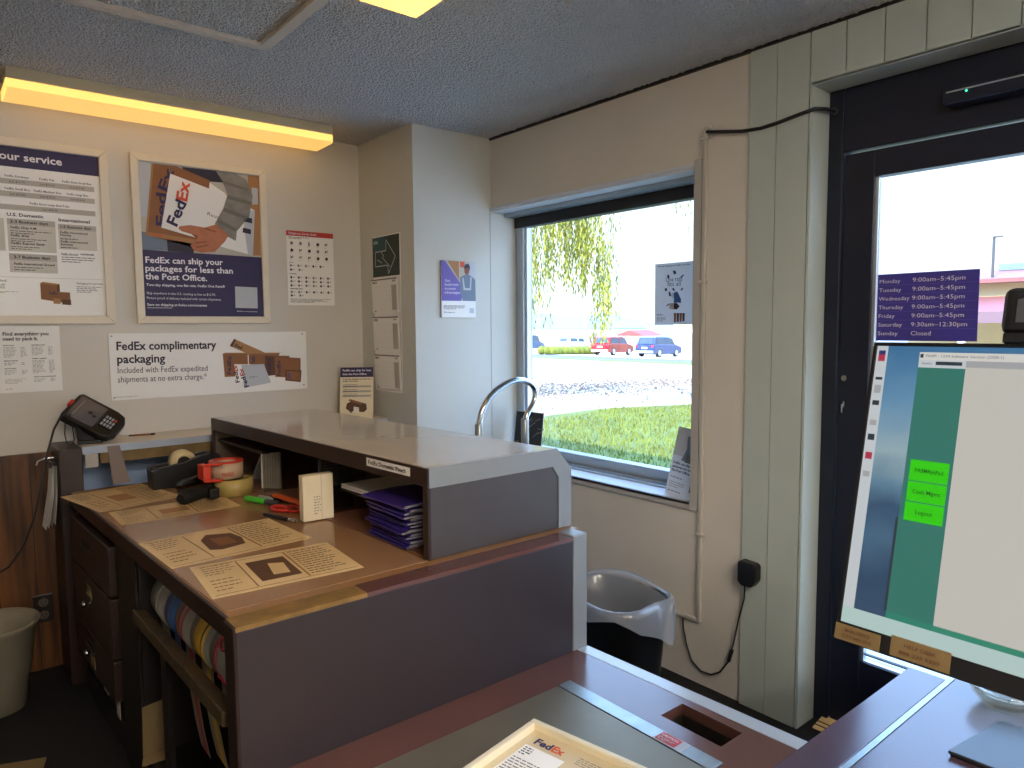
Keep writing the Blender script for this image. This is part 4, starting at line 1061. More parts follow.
for i, (zt, zb, mn) in enumerate(((1.692, 1.520, 'MARCH'), (1.497, 1.322, 'APRIL'), (1.300, 1.122, 'MAY'))):
    s = Sheet((xc-.004, 3.412-.006*i, zb), (-.02, -1, 0), (-.03, 0, 1), .272, zt-zb, 'white_paper', .003)
    s.text(mn, .012, s.h-.022, .011, 'ink_dark', width=.05, bold=.03); s.text('2025', .225, s.h-.018, .007, 'ink_dark', width=.03, bold=.03)
    s.rect('grid_print', .212, .01, .262, s.h-.035, 'ink_pale', 1)
    for r_ in range(5):
        for c_ in range(7): s.text(str(1+(r_*7+c_) % 30), .022+c_*.034, s.h-.055-r_*.024, .004, 'ink_grey', part='day_lettering')
    s.rect('grid_print', 0, s.h-.006, s.w, s.h, 'ink_grey', 3); s.rect('grid_print', .03, .003, .04, .010, 'ink_black', 3)
    for r_ in range(6): s.rect('grid_print', .014, s.h-.040-r_*.024, .258, s.h-.0405-r_*.024, 'ink_pale', 2)
    s.build(t, 'month_pad')
m = MB(); m.box(1.8585, 1.8599, 3.128, 3.405, 1.108, 1.915, 'white_paper'); obj('backing_card', m, t)

# account poster on the chase front (plane y = 3.0, facing -y)
X0, X1, Z0, Z1 = 2.008, 2.220, 1.490, 1.773
t = thing('account_poster', 'small purple and white poster alone on the pale blue wall', 'poster', (X0, 3.0, Z0))
s = Sheet((X0, 2.990, Z0), (1, 0, 0), (0, 0, 1), X1-X0, Z1-Z0, 'white_gloss', .003)
f = homog([(97, 105), (460, 140), (460, 690), (118, 685)], [(0, s.h), (s.w, s.h), (s.w, 0), (0, 0)]); W_, H_ = s.w, s.h
PP([(97, 100), (462, 135), (462, 532), (115, 522)], 'ink_pale', 1); PP([(165, 110), (290, 120), (290, 320), (250, 250)], 'ink_brown_l', 2); PP([(300, 125), (345, 128), (345, 190), (300, 186)], 'ink_orange', 2); PP([(400, 140), (460, 140), (460, 300), (410, 290)], 'ink_white_dim', 2)
PP([(97, 100), (140, 104), (290, 330), (340, 440), (310, 528), (113, 522)], 'ink_violet', 3)
PP([(300, 290), (345, 268), (385, 262), (420, 285), (456, 320), (460, 532), (330, 528), (300, 420)], 'ink_bluegrey', 4)
PP([(342, 200), (360, 170), (388, 178), (396, 215), (388, 255), (365, 268), (348, 248)], 'ink_skin_d', 5); PP([(342, 200), (350, 160), (385, 152), (402, 180), (400, 225), (388, 195)], 'ink_dark', 6)
PP([(322, 300), (335, 295), (350, 400), (400, 405), (405, 290), (420, 295), (412, 425), (335, 420)], 'ink_white_dim', 6)
for i, tx in enumerate(('Get', 'business', 'account', 'advantages.')):
    ptext(tx, (140, 330+i*40), (140+(55, 145, 115, 165)[i], 334+i*41), .0125, 'ink_white', .0, 5)
ptext('fedex.com/openaccount', (140, 640), (250, 646), .006, 'ink_dark', .01, 5)
s.greek(.012, .155, .062, .040, 4, 'ink_grey')
PP([(398, 598), (440, 602), (440, 650), (398, 646)], 'ink_white_dim', 4)
s.build(t)
obj('foam_backing', B(X0, X1, 2.9935, 2.9995, Z0, Z1, 'ink_grey'), t)

# flyer card standing on the shelf corner
A = V3((1.655, 3.43, SZ+.001)); Bq = V3((1.795, 3.33, SZ+.001)); U = (Bq-A).normalized(); bk_ = V3((0.10, .13, 0))
Wd = V3((U.y*-1, U.x, 0))*.22 + V3((0, 0, 1)); w_ = (Bq-A).length
t = thing('flyer_card', 'cream flyer card with a purple heading standing on the shelf corner', 'flyer', A)
s = Sheet(A, U, Wd, w_, .268, 'cream_card', .004); h_ = s.h
s.rect('panel_print', 0, h_-.052, w_, h_, 'ink_purple')
s.text('FedEx can ship for less', .012, h_-.021, .010, 'ink_white', width=w_*.86, bold=.02); s.text('than the Post Office.', .012, h_-.041, .010, 'ink_white', width=w_*.74, bold=.02)
s.text('Two-day shipping, one flat rate.', .014, h_-.066, .0075, 'ink_dark', width=w_*.85, bold=.02); s.text('FedEx One Rate', .014, h_-.077, .0075, 'ink_dark', width=w_*.45, bold=.02)
for v in (h_-.100, h_-.126, h_-.150):
    s.rect('panel_print', .012, v-.007, w_-.012, v+.003, 'ink_lgrey'); s.greek(.016, w_-.02, v+.011, v+.005, 1, 'ink_grey'); s.greek(.02, w_-.03, v, v-.005, 1, 'ink_dark', l=4)
s.poly('picture_print', [(.035, .075), (.06, .09), (.135, .075), (.14, .045), (.125, .03), (.05, .035), (.03, .05)], 'ink_brown_d', 2)
s.poly('picture_print', [(.05, .1), (.115, .08), (.11, .068), (.045, .09)], 'ink_brown', 3); s.poly('picture_print', [(.07, .03), (.10, .026), (.098, .055), (.072, .06)], 'white_paper', 4); s.poly('picture_print', [(.05, .03), (.062, .026), (.06, .045)], 'ink_purple', 4)
s.build(t)

# outlet in the wood panelling
t = thing('wall_outlet', 'dark brown wall outlet low in the wood panelling', 'outlet', (.327, YB-.012, .265))
obj('cover_plate', B(.291, .363, YB-.019, YB-.0121, .205, .325, 'outlet_brown'), t, bevel=.003)
for zc in (.292, .238):
    m = MB(); m.lathe([(.018, -.0225), (.018, -.019)], (.327, YB, zc), 'outlet_slot', 18, 'y'); so = obj('socket', m, t)
    m = MB()
    for dx in (-.007, .005): m.box(.327+dx, .327+dx+.0025, YB-.0235, YB-.0224, zc-.002, zc+.009, 'ink_black')
    m.lathe([(.003, -.0235), (.003, -.0224)], (.327, YB, zc-.009), 'ink_black', 10, 'y'); obj('slot', m, so)

# wastebasket, left
t = thing('wastebasket', 'off-white round wastebasket on the floor under the wood panelling', 'wastebasket', (.13, 3.28, 0))
obj('bin_body', MB().lathe([(.095, .001), (.105, .004), (.118, .13), (.124, .135), (.148, .315), (.156, .32), (.156, .333), (.144, .333), (.135, .28), (.098, .012), (0.001, .012)], (.13, 3.28, 0), 'bin_white', 36), t)
obj('rim', MB().tube([(.13+.155*math.cos(a), 3.28+.153*math.sin(a), .331) for a in [2*PI*i/36 for i in range(36)]], .007, 'bin_white', 8, True), t)
m = MB(); m.quad([(.05, 2.68, .004), (.20, 2.62, .004), (.24, 2.78, .004), (.09, 2.84, .004)], .003, 'tan_paper')
tag(obj('floor_paper', m, None, loc=(.15, 2.73, .001)), 'tan sheet lying on the dark floor by the desk drawers', 'paper')

# ================================================================== WINDOW WALL ITEMS
# raceway
t = thing('cable_raceway', 'white cable raceway running down the wall beside the window', 'raceway', (XW, 1.665, .26))
obj('upright_channel', B(XW-.016, XW-.0005, 1.654, 1.672, .255, 2.15, 'conduit_white'), t, bevel=.004)
obj('floor_channel', B(XW-.016, XW-.0005, 1.672, 1.86, .255, .272, 'conduit_white'), t, bevel=.004)
m = MB(); m.tube([(XW-.009, 1.663, 2.145), (XW-.010, 1.663, 2.165), (XW-.012, 1.655, 2.178), (XW-.014, 1.64, 2.182)], .0105, 'conduit_white', 10); obj('elbow', m, t)
for z_, y0 in ((2.14, 1.645), (.607, 1.645), (1.6, 1.65)):
    obj('clip', B(XW-.020, XW-.0005, y0, 1.683, z_, z_+.014, 'conduit_white'), t, bevel=.003)
m = MB(); m.tube([(XW-.014, 1.655, 2.168), (XW-.016, 1.638, 2.163), (XW-.018, 1.60, 2.155), (XW-.017, 1.50, 2.136), (XW-.014, 1.43, 2.132), (XW-.017, 1.36, 2.136), (XW-.018, 1.28, 2.146), (XW-.012, 1.232, 2.153), (XW+.04, 1.222, 2.160), (DX-.015, 1.222, 2.163)], .0062, 'cable_black', 10)
t = thing('door_cable', 'thick black cable from the white raceway top to the door frame', 'cable', (XW, 1.45, 2.13))
obj('cable', m, t)
obj('gland', MB().lathe([(.013, -.008), (.011, 0)], (DX-.0105, 1.222, 2.163), 'grey_plastic', 12, 'x'), t)

t = thing('power_adapter', 'black plug-in power adapter on the painted boards by the door', 'power adapter', (XW-.009, 1.44, .48))
m = MB(); m.prism([(1.393, .505), (1.412, .478), (1.452, .478), (1.468, .492), (1.468, .562), (1.460, .572), (1.402, .568), (1.393, .560)], 'x', XW-.052, XW-.0095, 'black_plastic')
obj('body', m, t, bevel=.006)
m = MB(); m.tube([(XW-.03, 1.448, .48), (XW-.02, 1.455, .42), (XW-.016, 1.48, .33), (XW-.014, 1.50, .235), (XW-.013, 1.515, .175), (XW-.012, 1.525, .145), (XW-.012, 1.56, .092), (XW-.012, 1.60, .066), (XW-.012, 1.65, .062), (XW-.012, 1.695, .09), (XW-.012, 1.72, .15), (XW-.012, 1.735, .21), (XW-.012, 1.738, .250)], .0032, 'cable_black', 8)
obj('cord', m, t)
obj('inline_plug', MB().tube([(XW-.013, 1.507, .20), (XW-.013, 1.515, .175), (XW-.012, 1.522, .15)], .0075, 'cable_black', 10), t)

# trash can with clear liner
t = thing('trash_can', 'black trash can with a clear plastic liner between counter and window wall', 'trash can', (1.88, 1.72, 0))
def ring(sx, sy, z, n=28, p=3.2, wob=0, ph=0):
    out_ = []
    for i in range(n):
        a = 2*PI*i/n; c_, s_ = math.cos(a), math.sin(a)
        r_ = (abs(c_)**p + abs(s_)**p)**(-1/p)
        q = 1 + wob*math.sin(a*5+ph) + wob*.6*math.sin(a*9+1+ph)
        out_.append((1.88 + sx*r_*c_*q, 1.72 + sy*r_*s_*q, z + wob*.5*math.sin(a*3+ph)))
    return out_
def loft(rings, m_, smooth=True):
    m = MB(); n = len(rings[0]); vs = [p for r_ in rings for p in r_]
    m.add(vs, [(i*n+j, i*n+(j+1) % n, (i+1)*n+(j+1) % n, (i+1)*n+j) for i in range(len(rings)-1) for j in range(n)], m_, smooth)
    return m
m = loft([ring(.12, .15, .002), ring(.15, .19, .455), ring(.16, .20, .46), ring(.16, .20, .475), ring(.148, .188, .475), ring(.118, .148, .015)], 'bin_black'); m.add(ring(.118, .148, .015), [tuple(range(28))], 'bin_black')
obj('bin_body', m, t)
def hem(r_, dz):
    # the cuff hangs in swags: low in front, caught up at the corners
    out_ = []
    for i, (x, y, z) in enumerate(r_):
        a = 2*PI*i/len(r_); q = .5 + .5*math.cos(a - 5.25)
        out_.append((x, y, z - dz*(q**3) + .012*math.sin(a*7)))
    return out_
m = loft([ring(.108, .138, .12, wob=.03, ph=1), ring(.122, .158, .30, wob=.03), ring(.131, .170, .40, wob=.03, ph=2), ring(.143, .182, .468, wob=.012), ring(.157, .197, .488, wob=.014), ring(.168, .207, .486, wob=.02, ph=.5), hem(ring(.172, .212, .468, wob=.02, ph=1), .02), hem(ring(.174, .215, .450, wob=.03, ph=2), .10)], 'liner_film')
obj('bin_liner', m, t)

# bent chrome tube behind the hutch
t = thing('chrome_tube_frame', 'bent chrome tube arch rising behind the raised counter hutch', 'tube frame', (1.96, 2.45, 0))
m = MB(); m.tube([(1.830, 2.45, .02), (1.830, 2.45, .97), (1.833, 2.45, 1.03), (1.843, 2.45, 1.068), (1.862, 2.45, 1.105), (1.891, 2.45, 1.138), (1.925, 2.45, 1.163), (1.964, 2.45, 1.183), (2.005, 2.45, 1.196), (2.045, 2.45, 1.202), (2.085, 2.45, 1.199), (2.122, 2.45, 1.184), (2.147, 2.45, 1.162), (2.156, 2.45, 1.136), (2.151, 2.45, 1.108), (2.135, 2.45, 1.080), (2.112, 2.45, 1.055), (2.097, 2.45, 1.03), (2.091, 2.45, .99), (2.090, 2.45, .94), (2.090, 2.45, .02)], .0135, 'chrome', 12)
obj('bent_tube', m, t)
for x_ in (1.830, 2.0905):
    obj('sleeve', MB().lathe([(.0145, 0), (.0185, .002), (.0185, .20), (.0145, .205)], (x_, 2.45, .82), 'steel_lite', 14), t)
obj('foot_plate', B(1.80, 2.12, 2.36, 2.54, 0, .02, 'grey_plastic'), t, bevel=.004)
# dark photo card on the sill
t = thing('photo_card', 'dark photo card leaning in the window corner behind the chrome tube', 'card', (2.46, 2.9, .74))
s = Sheet((2.428, 2.950, .7565), (.12, -1, 0), (.12, .0, 1), .20, .235, 'ink_white_dim', .002)
s.rect('picture_print', .004, .03, .196, .231, 'ink_black', 1)
for i in range(26):
    a = (random.uniform(.01, .17), random.uniform(.04, .2)); b_ = (a[0]+random.uniform(.01, .05), a[1]+random.uniform(-.03, .04)); w = random.uniform(.002, .006)
    s.poly('picture_print', [a, b_, (b_[0]-.002, min(.23, b_[1]+w)), (a[0]-.002, a[1]+w)], random.choice(['ink_grey', 'ink_dark', 'ink_bluegrey']), 2+i % 3)
s.build(t)

# paper on the window glass
t = thing('window_poster', 'grey backlit paper poster taped on the window glass', 'poster', (2.525, 1.94, 1.445))
s = Sheet((2.5255, 2.062, 1.444), (0, -1, 0), (0, 0, 1), .232, .268, 'backlit_paper', .0006)
f = homog([(82, 128), (440, 92), (436, 668), (80, 676)], [(0, s.h), (.202, s.h), (.202, 0), (0, 0)]); W_, H_ = s.w, s.h
ptext('Flat rate shipping with FedEx One Rate', (110, 155), (415, 128), .006, 'ink_dark', .02, 4)
ptext('One rate', (183, 288), (342, 272), .020, 'ink_dark', .0, 4); ptext('fits all', (200, 328), (326, 318), .020, 'ink_dark', .0, 4)
for q in ([(250, 185), (275, 180), (285, 210), (262, 218)], [(195, 225), (215, 220), (220, 252), (205, 256)], [(320, 240), (352, 215), (356, 225), (328, 250)], [(175, 345), (195, 340), (198, 366), (178, 370)], [(240, 345), (262, 340), (272, 362), (262, 368)], [(325, 350), (345, 335), (350, 345), (332, 366)], [(190, 500), (215, 480), (220, 490), (196, 506)]): PP(q, 'ink_dark', 3)
PP([(262, 380), (295, 372), (330, 440), (328, 475), (300, 470), (262, 475)], 'ink_blue', 3); PP([(240, 385), (262, 385), (262, 430), (240, 425)], 'ink_white_dim', 3)
PP([(212, 372), (228, 376), (238, 415), (218, 415)], 'ink_dark', 4); PP([(220, 478), (260, 476), (262, 535), (222, 530)], 'ink_lgrey', 4); PP([(262, 478), (290, 475), (318, 505), (290, 535), (262, 530)], 'ink_dark', 4)
for i in range(4): PP([(262+i*27, 566), (285+i*27, 566), (283+i*27, 648-i*4), (264+i*27, 655-i*4)], 'ink_brown' if i % 2 == 0 else 'ink_brown_d', 3)
s.greek(.012, .075, .048, .040, 1, 'ink_dark'); s.greek(.012, .075, .036, .014, 4, 'ink_grey')
s.build(t)
# flyer leaning in the sill corner
t = thing('sill_flyer', 'white flyer leaning in the sill corner against the window casing', 'flyer', (2.38, 1.85, .738))
A = V3((2.385, 1.885, .7385)); U = V3((-.10, -1, -.0)).normalized(); Wd = V3((.20, -.10, 1)).normalized()
U = (U - Wd*U.dot(Wd)).normalized()
s = Sheet(A, U, Wd, .165, .285, 'backlit_paper', .0006); f = homog([(210, 62), (305, 90), (295, 690), (108, 600)], [(.0, .285), (.115, .285), (.165, 0), (0, 0)]); W_, H_ = s.w, s.h
s.rect('picture_print', .0, .165, .165, .285, 'ink_white_dim', 1); s.poly('picture_print', [(.05, .15), (.07, .2), (.06, .25), (.10, .275), (.15, .24), (.16, .17), (.13, .14)], 'ink_bluegrey', 2); s.poly('picture_print', [(.07, .145), (.1, .145), (.1, .18), (.075, .18)], 'ink_grey', 3)
for i, tx in enumerate(('FedEx can ship your', 'packages for less than', 'the Post Office.')): s.text(tx, .012, .130-i*.016, .0095, 'ink_dark', width=(.13, .14, .10)[i], bold=.03)
s.greek(.012, .13, .078, .07, 1, 'ink_grey'); s.greek(.012, .11, .058, .03, 3, 'ink_lgrey'); s.rect('panel_print', .125, .03, .155, .06, 'ink_grey', 2); s.greek(.012, .15, .02, .012, 1, 'ink_grey')
s.build(t)

# opening hours on the door glass
Y0, Y1, ZA, ZB_ = 1.074, .776, 1.385, 1.604
t = thing('hours_sign', 'purple opening hours sign on the door glass', 'sign', (DX+.019, (Y0+Y1)/2, ZA))
s = Sheet((DX+.0185, Y0, ZA), (0, -1, 0), (0, 0, 1), Y0-Y1, ZB_-ZA, 'ink_purple_mid', .0008)
rows = [('Monday', '9:00am\u20135:45pm'), ('Tuesday', '9:00am\u20135:45pm'), ('Wednesday', '9:00am\u20135:45pm'), ('Thursday', '9:00am\u20135:45pm'), ('Friday', '9:00am\u20135:45pm'), ('Saturday', '9:30am\u201312:30pm'), ('Sunday', 'Closed')]
wds = (.066, .070, .096, .078, .052, .076, .064)
for i, (a, b_) in enumerate(rows):
    v = s.h - .030 - i*.0285
    s.text(a, .005, v, .0125, 'ink_white', width=wds[i], bold=-.008, l=2); s.text(b_, .108, v, .0135, 'ink_white', bold=-.008, width=(.152 if i < 5 else .162 if i == 5 else .06), l=2)
    if i: s.rect('rule_print', .004, v+.0205, s.w-.004, v+.0212, 'ink_violet', 1)
s.build(t)
t = thing('door_wedge', 'small beige wedge on the dark floor by the door', 'door wedge', (2.42, 1.19, 0))
m = MB(); m.prism([(2.375, .0005), (2.50, .0005), (2.50, .035), (2.375, .006)], 'y', 1.15, 1.21, 'old_paper'); obj('wedge_body', m, t, bevel=.002)
obj('grip_groove', MB().box(2.39, 2.395, 1.151, 1.209, .009, .0115, 'ink_brown_d').box(2.41, 2.415, 1.151, 1.209, .0135, .016, 'ink_brown_d'), t)

# ================================================================== LOW PACKAGE COUNTER
LZ = .436
t = thing('package_counter', 'low mauve brown package counter with a steel plate and slot', 'counter', (1.1, 1.2, 0))
# top with a slot cut through: four strips round the opening
sx0, sx1, sy0, sy1 = 1.415, 1.505, .944, 1.125
m = MB()
for a, b_, c_, d_ in ((.45, sx0, .82, 1.533), (sx1, 1.545, .82, 1.533), (sx0, sx1, .82, sy0), (sx0, sx1, sy1, 1.533)): m.box(a, b_, c_, d_, LZ-.03, LZ, 'low_top')
obj('countertop', m, t)
m = MB(); m.add([(1.515, 1.533, LZ-.028), (1.562, 1.533, LZ-.028), (1.592, .82, LZ-.028), (1.542, .82, LZ-.028), (1.515, 1.533, LZ+.0012), (1.562, 1.533, LZ+.0012), (1.592, .82, LZ+.0012), (1.542, .82, LZ+.0012)], [(0, 1, 2, 3), (7, 6, 5, 4), (0, 4, 5, 1), (1, 5, 6, 2), (2, 6, 7, 3), (3, 7, 4, 0)], 'edge_white')
obj('edge_trim', m, t, bevel=.002)
m = MB(); m.box(.45, 1.31, .90, 1.402, LZ+.0004, LZ+.0045, 'steel'); obj('steel_plate', m, t, bevel=.0012)
m = MB(); m.box(1.312, 1.358, .90, 1.402, LZ+.0004, LZ+.0060, 'steel_lite'); obj('steel_lip', m, t, bevel=.0015)
m = MB(); m.box(sx0-.004, sx0, sy0-.004, sy1+.004, LZ-.16, LZ-.03, 'hole_dark').box(sx1, sx1+.004, sy0-.004, sy1+.004, LZ-.16, LZ-.03, 'hole_dark').box(sx0, sx1, sy0-.004, sy0, LZ-.16, LZ-.03, 'hole_dark').box(sx0, sx1, sy1, sy1+.004, LZ-.16, LZ-.03, 'hole_dark').box(sx0, sx1, sy0, sy1, LZ-.16, LZ-.15, 'hole_dark')
obj('slot_well', m, t)
for i in range(6):
    obj('grate_bar', MB().box(sx0+.001, sx1-.001, sy0+.018+i*.027, sy0+.026+i*.027, LZ-.085, LZ-.075, 'grate_metal'), t)
obj('counter_base', B(.47, 1.53, .84, 1.52, 0, LZ-.165, 'brown_dark'), t)
obj('base_skirt', MB().box(.47, 1.40, .84, 1.52, LZ-.165, LZ-.03, 'brown_dark').box(1.515, 1.53, .84, 1.52, LZ-.165, LZ-.03, 'brown_dark'), t)
# warning sticker
t = thing('warning_sticker', 'worn pink red sticker on the steel lip beside the slot', 'sticker', (1.335, 1.03, LZ+.006))
s = Sheet((1.313, 1.067, LZ+.0066), (0, -1, 0), (1, 0, 0), .082, .043, 'ink_white_dim', .0004)
s.rect('panel_print', .002, .003, .06, .040, 'ink_red', 1)
s.text('CAUTION', .006, .024, .008, 'ink_white', width=.048, bold=.02); s.greek(.006, .055, .02, .006, 3, 'ink_white_dim')
s.build(t)

# cardboard box lid lying open side up
t = thing('cardboard_tray', 'shallow cream cardboard box lying on the steel plate', 'box', (1.0, 1.1, LZ+.0045))
C0 = V3((1.10, 1.262, 0)); Ea = V3((-.245, -.047, 0)).normalized(); Eb = V3((.031, -.28, 0)).normalized(); La, Lb = .33, .45
Eb = (Eb - Ea*Eb.dot(Ea)).normalized()
zb_, zt_ = LZ+.0047, LZ+.05
def tr(a, b_, z_): return C0 + Ea*a + Eb*b_ + V3((0, 0, z_))
def slab(a0, a1, b0, b1, za, zb, m_):
    m = MB(); vs = [tr(a, b_, z_) for a in (a0, a1) for b_ in (b0, b1) for z_ in (za, zb)]
    m.add(vs, [(0, 1, 3, 2), (4, 6, 7, 5), (0, 4, 5, 1), (2, 3, 7, 6), (0, 2, 6, 4), (1, 5, 7, 3)], m_); return m
obj('bottom_panel', slab(0, La, 0, Lb, zb_, zt_-.018, 'cream_in'), t)
for a0, a1, b0, b1 in ((0, .016, 0, Lb), (La-.016, La, 0, Lb), (.016, La-.016, 0, .016), (.016, La-.016, Lb-.016, Lb)):
    obj('side_wall', slab(a0, a1, b0, b1, zb_, zt_, 'cream_card'), t, bevel=.003)
# printed face: text runs along Eb (away from the corner), up is towards -Ea... seen from the clerk side
s = Sheet(tr(La-.016, .016, zt_-.0175), Eb, -Ea, Lb-.032, La-.032, 'cream_in', .0005)
Ht = s.h
s.text('Fed', .030, Ht-.048, .022, 'ink_purple', width=.048, bold=.035); s.text('Ex', .079, Ht-.048, .022, 'ink_orange', width=.034, bold=.035)
s.greek(.15, .24, Ht-.025, Ht-.055, 4, 'ink_grey', fill=.3)
s.rect('panel_print', .02, .02, .13, Ht-.06, 'white_paper', 1); s.greek(.026, .055, Ht-.066, Ht-.10, 4, 'ink_dark'); s.greek(.026, .12, Ht-.11, .03, 16, 'ink_grey', fill=.35); s.greek(.15, .3, Ht-.08, .05, 16, 'ink_lgrey', fill=.3)
s.build(t, 'printed_sheet')

# ================================================================== CHECKOUT COUNTER WITH THE MONITOR
t = thing('checkout_counter', 'mauve checkout counter under the computer monitor', 'counter', (1.5, .2, 0))
obj('raised_band', B(.62, 2.17, .722, .8185, LZ-.03, LZ+.004, 'counter_mauve'), t, bevel=.002)
obj('metal_joint', B(.62, 2.20, .708, .722, LZ-.03, LZ+.002, 'steel_lite'), t)
obj('countertop', B(.62, 2.25, -.62, .708, LZ-.03, LZ, 'counter_mauve'), t, bevel=.002)
obj('counter_base', B(.68, 2.12, -.58, .80, 0, LZ-.031, 'brown_dark'), t)

# monitor
BL = V3((1.0, .4805, .984)); tilt = math.radians(12.874)
MU = V3((0, -1, 0)); MV = V3((math.sin(tilt), 0, math.cos(tilt))); MN = MU.cross(MV).normalized()
MW, MH = .76, .4403
t = thing('computer_monitor', 'black computer monitor showing a green and white program window', 'monitor', (1.12, .10, LZ))
def slabm(u0, u1, v0, v1, n0, n1, m_):
    m = MB(); vs = [BL + MU*u + MV*v + MN*n for u in (u0, u1) for v in (v0, v1) for n in (n0, n1)]
    m.add(vs, [(0, 1, 3, 2), (4, 6, 7, 5), (0, 4, 5, 1), (2, 3, 7, 6), (0, 2, 6, 4), (1, 5, 7, 3)], m_); return m
obj('housing', slabm(0, MW, 0, MH, -.035, -.003, 'black_plastic'), t, bevel=.004)
m = MB()
for q in ((0, MW, 0, .027), (0, MW, MH-.005, MH), (0, .0055, .027, MH-.005), (MW-.0055, MW, .027, MH-.005)):
    mm = slabm(*q, -.004, .0, 'black_plastic'); m.add(mm.v, mm.f, 'black_plastic')
obj('bezel', m, t, bevel=.001)
s = Sheet(BL + MN*-.0025, MU, MV, MW, MH, 'scr_deep', .0003)
R = lambda u0, v0, u1, v1, m_, l=1: s.rect('screen_print', u0, v0, u1, v1, m_, l)
E0 = .0058; E1 = MW-.0058
bands = ['scr_deep', 'scr_sea', 'scr_deep', 'scr_sea', 'scr_sea', 'scr_mid', 'scr_mid', 'scr_blue', 'scr_blue', 'scr_blue']
R(E0, .055, E1, .4347, 'scr_wall', 1) if 'scr_wall' in MATS else None
s.build(t, 'backlight')
m_ = bpy.data.materials.new('scr_wall'); MATS['scr_wall'] = m_; m_.use_nodes = True
nt = m_.node_tree; b = nt.nodes['Principled BSDF']; b.inputs['Base Color'].default_value = (.01, .01, .012, 1); b.inputs['Roughness'].default_value = .3
tc = nt.nodes.new('ShaderNodeTexCoord'); sx = nt.nodes.new('ShaderNodeSeparateXYZ'); rp = nt.nodes.new('ShaderNodeValToRGB'); nz = nt.nodes.new('ShaderNodeTexNoise'); nz.inputs['Scale'].default_value = 18; nz.inputs['Detail'].default_value = 6
ad = nt.nodes.new('ShaderNodeMath'); ad.operation = 'MULTIPLY_ADD'; ad.inputs[1].default_value = .16
cr = rp.color_ramp; cr.elements[0].position = 0; cr.elements[0].color = lin('#2f4a63'); cr.elements[1].position = 1; cr.elements[1].color = lin('#356890')
for p, c_ in ((.18, '#23405c'), (.30, '#3d5f78'), (.42, '#2c4a66'), (.52, '#577a90'), (.62, '#8ca3ab'), (.80, '#5a86a6')):
    e = cr.elements.new(p); e.color = lin(c_)
nt.links.new(tc.outputs['Generated'], sx.inputs[0]); nt.links.new(tc.outputs['Object'], nz.inputs['Vector'])
nt.links.new(nz.outputs['Fac'], ad.inputs[0]); nt.links.new(sx.outputs['Z'], ad.inputs[2]); sb = nt.nodes.new('ShaderNodeMath'); sb.operation = 'SUBTRACT'; sb.inputs[1].default_value = .08
nt.links.new(ad.outputs[0], sb.inputs[0]); nt.links.new(sb.outputs[0], rp.inputs['Fac']); nt.links.new(rp.outputs['Color'], b.inputs['Emission Color']); b.inputs['Emission Strength'].default_value = SCREEN
s = Sheet(BL + MN*-.0020, MU, MV, MW, MH); s.parts = {}
s.rect('desktop_picture', E0, .05, E1, .4347, 'scr_wall', 1)
R(E0, .05, .0215, .4347, 'scr_icon', 2)                                     # icon column
for v, c_, hh in ((.422, 'scr_navy', .006), (.412, 'scr_red', .010), (.384, 'scr_dark', .004), (.364, 'scr_grey', .012), (.346, 'scr_dark', .007), (.316, 'scr_grey', .008), (.294, 'scr_dark', .009), (.266, 'scr_red', .010), (.24, 'scr_grey', .008)):
    R(.009, v, .0185, v+hh, c_, 3)
R(E0, .027, E1, .050, 'scr_task', 2)                                        # task bar
R(.0655, .050, E1, .0585, 'scr_teal2', 3)
R(.0655, .050, .1255, .4265, 'scr_teal', 3)                                 # green side panel
R(.1255, .0575, E1, .4265, 'scr_white', 3)                                  # white work area
R(.0655, .4155, E1, .4265, 'scr_bar', 4); R(.0655, .4045, .1255, .4155, 'scr_icon', 4); R(.1255, .4065, E1, .4155, 'scr_grey', 4); R(.088, .4085, .121, .4135, 'scr_dark', 5)
R(.0668, .4185, .071, .4240, 'scr_dark', 5)
s.text('FASM - 1234 Software Version (2500.1)', .074, .4195, .0036, 'scr_dark', width=.095, l=6); s.text('Session', .070, .409, .0035, 'scr_dark', width=.013, l=6)
for a, b_, tx in ((.2445, .2735, 'FASMRptPad'), (.2158, .2432, 'Cash Mgmt'), (.1885, .2145, 'Logout')):
    R(.0722, a, .1215, b_, 'scr_green', 5); s.text(tx, .097, (a+b_)/2-.0025, .0055, 'scr_ink', width=.036 if tx != 'Logout' else .022, al='c', bold=.008, l=6)
R(.062, .06, .0655, .19, 'scr_dark', 3)
s.base = MB(); s.build(t, 'screen_picture')
# two tan notes stuck on the bottom bezel
for u0_, u1_, v0_, v1_, lines_ in ((0, .0635, .0015, .024, ('MAIN OFFICE', 'CUSTOMER DESK')), (.077, .1515, .003, .030, ('HELP DESK', '888 235 5229'))):
    s = Sheet(BL + MU*u0_ + MV*v0_ + MN*.0006, MU, MV, u1_-u0_, v1_-v0_, 'note_tan', .0005)
    for i, tx in enumerate(lines_): s.text(tx, s.w/2, s.h*(.58-.36*i), .0042, 'ink_brown_d', al='c', width=s.w*(.55 if i == 0 else .68), bold=.02, l=2)
    s.build(t, 'taped_note')
m = MB(); m.box(1.115, 1.175, .05, .15, LZ+.013, 1.20, 'black_plastic'); obj('stand_column', m, t, bevel=.01)
m = MB(); m.box(1.02, 1.30, -.06, .26, LZ+.0005, LZ+.014, 'black_plastic'); obj('stand_foot', m, t, bevel=.004)
m = MB(); m.box(1.07, 1.13, .04, .16, 1.13, 1.21, 'black_plastic'); obj('stand_bracket', m, t, bevel=.006)

